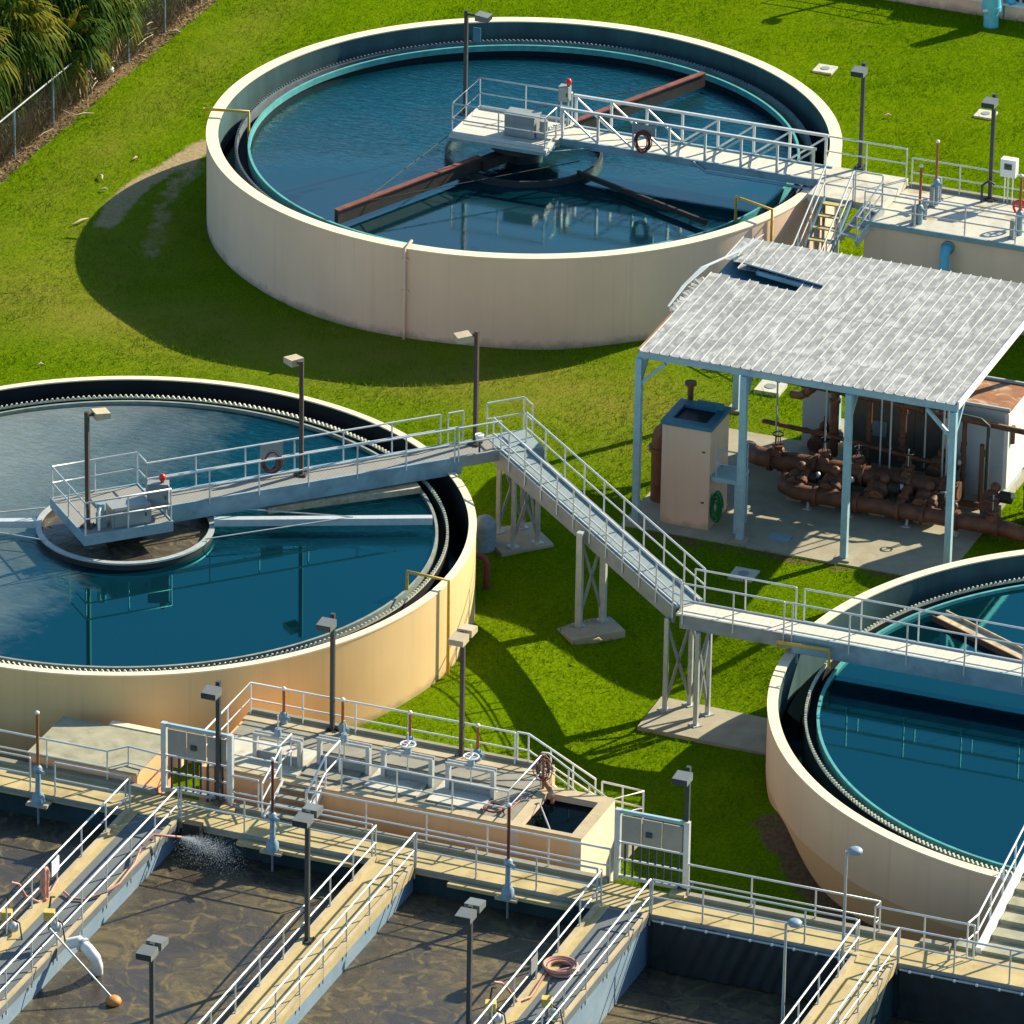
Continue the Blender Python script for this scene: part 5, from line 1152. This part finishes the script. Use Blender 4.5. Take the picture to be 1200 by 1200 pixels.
single(MB().obox((at(914, 629, .1).x, at(914, 629, .1).y, 0.07), (0.8, 0.55, 0.05)), 'floor_plate', 'girder_blue', 'pale blue floor plate in slab under the canopy', 'plate', (at(914, 629, .1).x, at(914, 629, .1).y, 0.06))

# --- pump set under the canopy
bb = thing('beige_box', 'tall beige box with blue open top under the canopy corner', 'box', (4.4, 7, 0))
MB().box(3.45, 5.30, 5.98, 7.95, 0.06, 3.98).build('casing', 'box_beige', bb)
for (a, b, c_, d_) in ((3.40, 3.72, 5.93, 8.0), (5.03, 5.35, 5.93, 8.0), (3.721, 5.029, 5.93, 6.30), (3.721, 5.029, 7.55, 8.0)): MB().box(a, b, c_, d_, 3.981, 4.14).build('rim', 'blue_steel', bb)
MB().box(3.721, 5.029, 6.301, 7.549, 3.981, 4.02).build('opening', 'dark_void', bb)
MB().bar((4.2, 7.6, 4.2), (5.2, 7.6, 4.2), 0.14, 0.34).build('upstand', 'blue_steel', bb)
for z in (3.1, 1.1): MB().box(5.0, 5.12, 5.965, 5.979, z, z+0.06).build('tag', 'lamp_dark', bb)
pl = thing('side_platform', 'small blue railed step platform beside the tall beige box', 'platform', (5.9, 6.6, 0))
MB().box(5.33, 6.35, 6.1, 7.3, 2.0, 2.16).build('deck', 'post_blue', pl)
for (x, y) in ((6.28, 6.18), (6.28, 7.2)): MB().box(x-0.06, x+0.06, y-0.06, y+0.06, 0.06, 1.999).build('leg', 'post_blue', pl)
rails(pl, [(5.5, 6.14, 2.16), (6.3, 6.14, 2.16), (6.3, 7.25, 2.16)], h=1.1, spacing=1.2, mat='post_blue', r=0.03)
hose_coil('hose', 'green hose hung in long loops on the beige box side', (5.5, 6.35, 0.9), 0.36, 0.035, 'hose_green', Matrix.Rotation(R(90), 3, 'X') @ Matrix.Diagonal((0.6, 1.9, 1)), 9, vary=(0.3, 1.1))
t = thing('pressure_pipe', 'fat brown vertical pipe with elbow beside the beige box', 'pipe', (2.75, 7.6, 0))
MB().tube([(2.8, 7.9, 0), (2.8, 7.9, 2.3), (2.85, 7.9, 2.65), (3.05, 7.9, 2.9), (3.45, 7.9, 3.0)], 0.42, 18).build('pipe', 'iron_brown', t)
MB().tube([(2.8, 7.9, 2.05), (2.8, 7.9, 2.18)], 0.52, 18).build('flange', 'iron_brown', t)
MB().tube([(3.6, 8.5, 3.2), (3.6, 8.5, 4.6)], 0.11, 10).build('riser', 'iron_brown', t); MB().cyl((3.6, 8.5), 0.22, 4.5, 4.62, 14).build('cap', 'iron_brown', t)
def pipe_run(label, pts, r, mat='iron_brown', flanges=(), name='pipe_run', n=16, group='rusty brown pipes under the canopy'):
    t = thing(name, label, 'pipe', pts[0], group); MB().tube(pts, r, n).build('pipe', mat, t)
    for (i, f) in flanges:
        a, b = Vector(pts[i]), Vector(pts[i+1]); c = a.lerp(b, f); d = (b-a).normalized()*0.07
        MB().tube([c-d, c+d], r*1.28, n).build('flange', mat, t)
    return t
pv = 10.65
pipe_run('fattest upper brown pipe running the length of canopy', [(4.6, pv+1.6, 0.5), (5.0, pv+0.6, 0.9), (5.6, pv, 1.1), (12.9, pv, 1.1), (13.3, pv, 1.1)], 0.36, flanges=[(2, 0.06), (2, 0.30), (2, 0.55), (2, 0.80), (2, 0.97)])
pv2 = 9.25
pipe_run('lower fat brown pipe running out past the canopy post', [(6.9, pv2+0.9, 0.75), (7.0, pv2+0.25, 0.65), (7.5, pv2, 0.62), (15.4, pv2, 0.62), (16.4, pv2-0.1, 0.55), (18, pv2-0.3, 0.4)], 0.30, flanges=[(2, 0.1), (2, 0.3), (2, 0.50), (2, 0.62), (2, 0.78), (2, 0.98)])
pipe_run('thin brown overhead pipe with valves spanning the canopy', [(5.4, 11.9, 4.0), (5.4, 12.2, 3.6), (15.2, 12.2, 3.15), (15.35, 12.2, 3.0), (15.35, 12.2, 0.1)], 0.11, flanges=[(1, 0.03), (1, 0.13), (1, 0.17), (1, 0.30), (1, 0.38), (1, 0.52), (1, 0.6), (3, 0.3), (3, 0.7)], n=10)
pipe_run('thin brown low pipe behind the fat upper pipe', [(5.2, 12.0, 1.9), (8.0, 12.0, 1.75), (12.4, 11.8, 1.45)], 0.09, flanges=[(0, 0.6), (1, 0.5)], n=10)
pipe_run('slanted brown branch pipe near the left canopy post', [(5.9, 13.2, 2.6), (6.3, 13.0, 2.7), (7.0, 12.3, 3.4)], 0.16, flanges=[(1, 0.5)], n=12)
pipe_run('short brown vertical header pipe at left of canopy', [(5.35, 11.9, 4.15), (5.1, 11.4, 4.35)], 0.17, flanges=[(0, 0.8)], n=12)
pipe_run('vertical brown riser in front of the white cabinet', [(7.9, 12.2, 0.9), (7.9, 12.2, 3.5)], 0.17, flanges=[(0, 0.3), (0, 0.85)], n=12)
pipe_run('vertical brown riser before the bronze tank', [(10.55, 12.2, 1.2), (10.55, 12.2, 3.35)], 0.13, flanges=[(0, 0.25), (0, 0.4), (0, 0.9)], n=12)
def pump(label, x, y, z):
    t = thing('pump', label, 'pump', (x, y, 0.06), 'rusty pumps and check valves between the pipes')
    MB().box(x-0.3, x+0.3, y-0.35, y+0.35, 0.06, z-0.36).build('plinth', 'pad_concrete', t)
    mb = MB().ball((x, y, z), 0.36, 14, 0.95); mb.tube([(x, y-0.65, z-0.1), (x, y+0.65, z-0.05)], 0.2, 12)
    mb.build('volute', 'iron_brown', t)
    for k in range(4): MB().tube([(x, y-0.6+k*0.11, z-0.08), (x, y-0.55+k*0.11, z-0.08)], 0.30, 14).build('flange', 'iron_brown', t)
    MB().tube([(x+0.3, y+0.1, z+0.1), (x+0.75, y+0.1, z+0.1)], 0.22, 12).build('motor', 'iron_dark', t)
    MB().ball((x+0.12, y+0.12, z+0.42), 0.2, 10).build('valve_bonnet', 'iron_brown', t)
    MB().ball((x+0.75, y+0.1, z+0.2), 0.13, 8).build('end_bell', 'galvanised', t)
for (x, y, z, lb) in ((7.3, 9.95, 0.85, 'rusty pump at the left end of the lower pipe'), (8.6, 9.95, 0.9, 'rusty pump left of the third canopy post'), (10.5, 9.95, 0.95, 'rusty pump just right of the third canopy post'), (12.2, 9.95, 0.95, 'rusty pump with silver end, left of corner post'), (14.6, 10.3, 1.2, 'tall rusty pump right of the corner post'), (7.2, 12.7, 1.3, 'dark pump behind the fat pipe at left'), (12.0, 12.0, 1.35, 'rusty pump above the fat pipe at right')): pump(lb, x, y, z)
for i, x in enumerate((7.6, 8.9, 10.2, 11.5, 12.6)):
    pipe_run(('slanted brown branch between the fat pipes, %s') % ('leftmost one', 'second one from left', 'third one, behind third post', 'fourth one from left', 'rightmost one')[i], [(x, pv2, 0.75), (x, pv2+0.4, 1.0), (x, pv-0.1, 1.12)], 0.17, flanges=[(0, 0.8), (1, 0.4), (1, 0.75)], n=12)
def gate_valve(label, x, y, z, h):
    t = thing('gate_valve', label, 'valve', (x, y, z), 'rusty gate valves on the pipes')
    mb = MB().tube([(x, y-0.22, z), (x, y+0.22, z)], 0.21, 12); mb.tube([(x, y, z), (x, y, z+0.3)], 0.16, 10); mb.build('body', 'iron_brown', t)
    MB().tube([(x, y, z+0.28), (x, y, z+0.34)], 0.24, 12).build('bonnet', 'iron_brown', t)
    for k in (-1, 1): MB().tube([(x+0.1*k, y, z+0.34), (x+0.06*k, y, z+h-0.06)], 0.025, 5).build('yoke', 'iron_brown', t)
    MB().cyl((x, y), 0.025, z+0.34, z+h+0.15, 6).build('stem', 'galvanised', t); MB().torus((x, y, z+h), 0.2, 0.028, 18, 5).build('hand_wheel', 'iron_dark', t)
for (x, y, z, h, lb) in ((6.3, 10.6, 1.4, 0.75, 'rusty gate valve on fat pipe by the second canopy post'), (8.1, 10.65, 1.42, 0.8, 'rusty gate valve on fat pipe before the white cabinet'), (9.4, 10.65, 1.42, 0.7, 'rusty gate valve on fat pipe left of third post'), (11.3, 10.65, 1.42, 0.85, 'rusty gate valve on fat pipe before the bronze tank'), (13.35, 9.5, 0.95, 0.9, 'rusty gate valve beside the corner canopy post'), (15.0, 9.3, 0.9, 0.8, 'rusty gate valve out past the corner post')): gate_valve(lb, x, y, z, h)
pipe_run('brown riser from floor to overhead pipe left of third post', [(9.25, 12.2, 0.1), (9.25, 12.2, 3.4)], 0.10, flanges=[(0, 0.25), (0, 0.6)], n=10)
pipe_run('brown riser from floor to overhead pipe near the corner', [(12.9, 12.2, 0.1), (12.9, 12.2, 3.2)], 0.09, flanges=[(0, 0.3), (0, 0.7)], n=10)
pipe_run('thin brown pipe low along the slab behind the pumps', [(6.0, 11.5, 0.35), (14.2, 11.4, 0.30)], 0.12, flanges=[(0, 0.2), (0, 0.5), (0, 0.8)], n=10)
def brown_tank():
    t = thing('bronze_tank', 'big dark bronze rectangular tank at back of the canopy', 'tank', (9.6, 15, 0.06))
    MB().box(7.75, 11.7, 13.9, 16.0, 0.06, 3.7).build('casing', 'tank_bronze', t)
    for x in (9.05, 10.4): MB().box(x-0.04, x+0.04, 13.86, 13.899, 0.1, 3.65).build('rib', 'tank_bronze', t)
    MB().box(8.8, 9.4, 13.84, 13.859, 1.2, 1.8).build('plate', 'steel_grey', t)
brown_tank()
t = thing('white_cabinet', 'tall white cabinet under canopy left of bronze tank', 'cabinet', (6.4, 14.6, 0.06))
MB().box(5.95, 7.05, 14.3, 15.3, 0.06, 2.75).build('housing', 'cabinet_white', t); MB().box(6.05, 6.95, 14.27, 14.299, 0.2, 2.6).build('door', 'cabinet_white', t); MB().box(5.85, 7.1, 14.2, 15.35, 2.751, 2.85).build('top', 'cabinet_white', t); MB().box(6.82, 6.88, 14.22, 14.269, 1.2, 1.45).build('handle', 'lamp_dark', t)
t = thing('white_enclosure', 'big white two door enclosure with rusty roof at the right', 'enclosure', (13, 13.5, 0.06))
MB().box(11.9, 14.25, 12.7, 15.1, 0.06, 3.6).build('casing', 'cabinet_white', t)
for a, b in ((11.95, 12.78), (12.82, 13.66)): d_ = MB().box(a, b, 12.66, 12.699, 0.25, 3.35).build('door', 'cabinet_white', t); MB().box(b-0.14, b-0.08, 12.61, 12.659, 1.7, 1.95).build('handle', 'lamp_dark', d_)
MB().box(14.251, 14.40, 12.72, 15.08, 0.5, 3.5).build('side_panel', 'white_paint', t); MB().box(11.85, 14.45, 12.63, 15.15, 3.601, 3.66).build('roof', 'rust_orange', t)
for v_ in (12.65, 15.1): MB().box(11.85, 14.45, v_-0.04, v_+0.04, 3.661, 3.76).build('roof_edge', 'cabinet_white', t)
MB().tube([(14.45, 13.1, 2.2), (14.45, 13.1, 2.9)], 0.1, 8).build('meter', 'iron_brown', t)
single(MB().tube([(12.0, 11.9, 3.6), (13.6, 11.9, 3.5), (13.9, 11.9, 3.3), (13.9, 11.9, 0.1)], 0.07, 8), 'cable_conduit', 'lamp_dark', 'black bent conduit in front of the white enclosure', 'conduit', (13.9, 11.9, 0.1))
single(MB().tube([(13.75, 11.7, 2.6), (13.75, 11.7, 0.1)], 0.09, 8), 'cable_conduit', 'iron_brown', 'brown upright conduit before the white enclosure', 'conduit', (13.75, 11.7, 0.1))
for i, (x, y, lb) in enumerate(((7.9, 11.2, 'thin hanger rod before the white cabinet'), (5.9, 11.5, 'thin hanger rod near the second canopy post'), (10.0, 11.3, 'thin hanger rod right of third post, left one'), (10.5, 10.9, 'thin hanger rod right of third post, middle one'), (11.5, 11.9, 'thin hanger rod in the middle before the bronze tank'), (12.35, 11.4, 'thin hanger rod left of the corner knee brace'), (12.6, 11.1, 'thin hanger rod nearest the corner knee brace'))):
    single(MB().tube([(x, y, 1.2), (x, y, ZR-0.31)], 0.035, 6), 'hanger_rod', 'galvanised', lb, 'rod', (x, y, 1.2), 'thin hanger rods under the canopy roof')
for (x, y, z, lb) in ((8.0, 9.2, 0.32, 'pipe stand under the lower pipe, leftmost'), (9.6, 9.2, 0.32, 'pipe stand under the lower pipe by third post'), (11.8, 9.2, 0.32, 'pipe stand under lower pipe right of third post'), (13.6, 9.2, 0.32, 'pipe stand under lower pipe near corner post')):
    mb = MB().cyl((x, y), 0.06, 0.06, z+0.05, 8); mb.obox((x, y, 0.08), (0.3, 0.3, 0.04)); single(mb, 'pipe_stand', 'galvanised', lb, 'pipe stand', (x, y, 0.06), 'pipe stands under the canopy')
single(MB().cyl((16.7, 11.6), 1.15, -0.2, 4.8, 32), 'unseen_shade_tank', 'cabinet_white', 'unseen upright tank added beyond the right edge to cast shade', 'tank', (16.7, 11.6, 0))  # unseen tank put in to shade the canopy slab
# blue dome pipe and bent brown pipe between left tank and trestle
p = at(568, 640, 0.1); t = thing('vent_dome', 'pale blue round topped vent pipe behind left tank wall', 'vent', (p.x, p.y, 0))
MB().cyl((p.x, p.y), 0.42, 0, 0.9, 18).build('pipe', 'valve_blue', t); MB().ball((p.x, p.y, 0.9), 0.42, 16, 1.0).build('dome', 'valve_blue', t)
p = at(570, 690, 0); single(MB().tube([(p.x, p.y, 0), (p.x, p.y, 1.0), (p.x-0.1, p.y, 1.2), (p.x-0.35, p.y, 1.25), (p.x-0.7, p.y+0.1, 1.2)], 0.12, 10), 'bent_pipe', 'maroon_pipe', 'bent maroon pipe rising from grass by left tank', 'pipe', (p.x, p.y, 0))

# ================================================================== FENCE, PALMS AND BRUSH
FU = -32.5
fe = thing('chain_link_fence', 'dark chain link fence with pale top rail along the palms', 'fence', (FU, 30, 0))
MB().tube([(FU, 10, 2.05), (FU, 36.2, 2.05)], 0.04, 8).build('top_rail', 'steel_grey', fe)
vpost = [28.13-3.74*2, 28.13-3.74] + [28.13+3.74*k for k in range(8)]
for v_ in vpost: MB().cyl((FU, v_), 0.055, 0, 2.05, 8).build('post', 'girder_blue', fe)
mb = MB(); st_ = 0.16
for k in range(int(45/st_)):
    v0 = 14+k*st_
    for s in (-1, 1):
        a, b = (v0, v0+2.0*s)
        mb.add([(FU+0.004*s, a-0.006, 0.02), (FU+0.004*s, a+0.006, 0.02), (FU+0.004*s, b+0.006, 2.02), (FU+0.004*s, b-0.006, 2.02)], [(0, 1, 2, 3)])
mb.build('wire_mesh', 'lamp_dark', fe)
def fan(mb, base, dirv, L, nl, droop, rnd, tw=0.0, wid=0.05):
    """one palmate leaf: petiole and drooping leaflets"""
    dirv = dirv.normalized(); side = dirv.cross(Vector((0, 0, 1)));
    if side.length < 0.1: side = Vector((1, 0, 0))
    side.normalize(); up = side.cross(dirv); hub = base+dirv*L*0.48
    mb.bar(base, hub, 0.03, 0.03)
    for k in range(nl):
        a = R(-105+210*k/(nl-1))+rnd.uniform(-.05, .05); ll = L*0.62*(0.75+0.25*math.cos(a*0.8))*rnd.uniform(0.85, 1.1)
        d = dirv*math.cos(a)+side*math.sin(a); s2 = d.cross(up).normalized()*wid
        p1 = hub+d*ll*0.5+up*0.06*L; p2 = hub+d*ll*0.85-Vector((0, 0, droop*ll*0.35)); p3 = hub+d*ll-Vector((0, 0, droop*ll*0.8))
        mb.add([hub, p1-s2, p1+s2, p2-s2*0.7, p2+s2*0.7, p3], [(0, 1, 2), (1, 3, 4, 2), (3, 5, 4)])
def palm(label, base, h, nf, L, seed, yellow=0.2):
    rnd = random.Random(seed); t = thing('palm_tree', label, 'palm', base, 'palms behind the fence'); x, y, z = base
    MB().tube([(x, y, 0), (x+0.05, y, h*0.5), (x, y, h)], [0.24, 0.2, 0.22], 10).build('trunk', 'trunk_bark', t)
    cr, yl, dd = MB(), MB(), MB(); top = Vector((x, y, h))
    for k in range(nf):
        a = k*2.39996+rnd.uniform(-.2, .2); e = R(75-105*((k+0.5)/nf))+rnd.uniform(-.12, .12)
        d = Vector((math.cos(a)*math.cos(e), math.sin(a)*math.cos(e), math.sin(e)))
        fan(yl if rnd.random() < yellow else cr, top, d, L*rnd.uniform(0.85, 1.1), 20, 0.55+0.5*(k/nf), rnd)
    for k in range(9):
        a = rnd.uniform(0, 6.28); d = Vector((math.cos(a)*0.45, math.sin(a)*0.45, -0.9)); fan(dd, top-Vector((0, 0, .2)), d, L*0.85, 12, 0.5, rnd)
    cr.build('crown', 'palm_leaf', t); yl.build('fronds', 'palm_yellow', t); dd.build('dead_fronds', 'dead_leaf', t)
PAL = [(12, 40, 3.6, 38, 2.5, 'big palm with drooping yellow green fan leaves at top left corner', 0.25),
       (52, -8, 3.8, 30, 2.2, 'palm with browning fronds at the top edge, second from left', 0.5),
       (88, 52, 2.4, 26, 2.0, 'smaller palm whose bright fans lean over the fence rail', 0.4),
       (95, -2, 3.6, 34, 2.2, 'palm with dense green fans at top edge, third from left', 0.15),
       (150, 12, 3.0, 30, 2.0, 'yellow green palm beside the fence, rightmost of the palms', 0.6),
       (20, -60, 5.0, 34, 2.6, 'tall palm cut by top edge behind the corner palm', 0.2),
       (-40, 70, 3.6, 30, 2.4, 'palm cut by the left edge beside the corner palm', 0.2),
       (125, -50, 4.2, 34, 2.4, 'palm mostly above the top edge, between green and yellow ones', 0.2)]
for i, (px, py, h, nf, L, lb, ye) in enumerate(PAL):
    p = at(px, py, h); palm(lb, (min(p.x, FU-0.6), p.y, 0), h, nf, L, 100+i, ye)
# dry brush and undergrowth behind the fence (uncountable)
def brush(name, mat, n, ulo, uhi, vlo, vhi, hlo, hhi, wid, lean, zoff=0.0):
    pu = rng.uniform(ulo, uhi, n); pv = rng.uniform(vlo, vhi, n); h = rng.uniform(hlo, hhi, n)
    a = rng.uniform(0, 2*np.pi, n); ln = h*rng.uniform(0.1, lean, n); wd = wid*rng.uniform(0.5, 1.5, n); z0 = zoff*rng.random(n)
    b = rng.uniform(0, 2*np.pi, n)
    p0 = np.stack([pu-np.sin(b)*wd, pv+np.cos(b)*wd, z0], 1); p1 = np.stack([pu+np.sin(b)*wd, pv-np.cos(b)*wd, z0], 1)
    p2 = np.stack([pu+np.cos(a)*ln, pv+np.sin(a)*ln, z0+h], 1)
    vs_ = np.stack([p0, p1, p2], 1).reshape(-1, 3); m_ = bpy.data.meshes.new(name)
    m_.from_pydata(vs_.tolist(), [], np.arange(3*n).reshape(-1, 3).tolist()); m_.update(); m_.materials.append(MATS[mat])
    o = bpy.data.objects.new(name, m_); COL.objects.link(o); o['kind'] = 'stuff'; return o
brush('dry_brush', 'brush_dry', 16000, -34.6, -32.45, 14, 58, 0.25, 1.5, 0.02, 1.0, 0.5)
mb = MB(); rs_ = random.Random(11)
for k in range(170):
    x, y, z = rs_.uniform(-34.4, -32.3), rs_.uniform(14, 56), rs_.uniform(0.05, 0.9); a = rs_.uniform(0, 6.28); L_ = rs_.uniform(0.4, 1.5); d_ = Vector((math.cos(a)*0.5, math.sin(a), rs_.uniform(-.35, .35)))*L_/2
    mb.tube([Vector((x, y, z))-d_, Vector((x, y, z+0.05)), Vector((x, y, z))+d_], [0.012, 0.028, 0.012], 5)
o_ = mb.build('fallen_sticks', 'stick_tan'); o_['kind'] = 'stuff'
brush('undergrowth', 'shrub_leaf', 24000, -42, -33.0, 12, 62, 0.2, 0.6, 0.06, 1.2, 1.4)
brush('bushes', 'shrub_leaf', 15000, -36.5, -32.75, 38, 62, 0.2, 0.5, 0.06, 1.3, 2.0)
brush('leaf_litter', 'litter', 11000, -33.6, -31.9, 12, 62, 0.02, 0.09, 0.045, 3.5, 0.03)
# scattered dry fronds and scraps on the lawn, a white scrap by the fence
k = 0
for (px, py, L, ang, lb) in ((98, 137, 0.9, 0.7, 'long pale dry stalk in litter at foot of fence'), (94, 262, 0.9, 1.2, 'bent pale dry stalk on lawn near round shadow'), (122, 225, 0.3, 0.4, 'tiny pale scrap of stalk left of tank shadow'), (47, 430, 0.25, 0.9, 'small tan scrap on lawn above the left tank'), (158, 188, 0.35, 1.4, 'little pale stalk on lawn between fence and tank'), (118, 210, 0.5, 2.2, 'pale forked twig on lawn beside the sandy track'), (700, 753, 0.3, 0.3, 'small pale scrap on grass near trestle slab'), (1040, 138, 0.3, 0.5, 'white scrap on lawn between the two vault lamps'), (205, 40, 0.5, 0.2, 'pale dry stalk near the upper fence corner')):
    p = at(px, py, 0); d = Vector((math.cos(ang), math.sin(ang), 0))*L/2
    single(MB().tube([Vector((p.x, p.y, 0.10))-d, Vector((p.x+0.05, p.y, 0.16)), Vector((p.x, p.y, 0.10))+d], [0.02, 0.055, 0.02], 6), 'dry_stalk', 'stick_tan', lb, 'litter', (p.x, p.y, 0.08), 'dry stalks scattered on the lawn')
p = at(128, 82, 0.3); single(MB().ball((p.x, p.y, 0.3), 0.22, 8, 0.8), 'paper_scrap', 'paper', 'crumpled white scrap caught by the fence', 'litter', (p.x, p.y, 0.1))
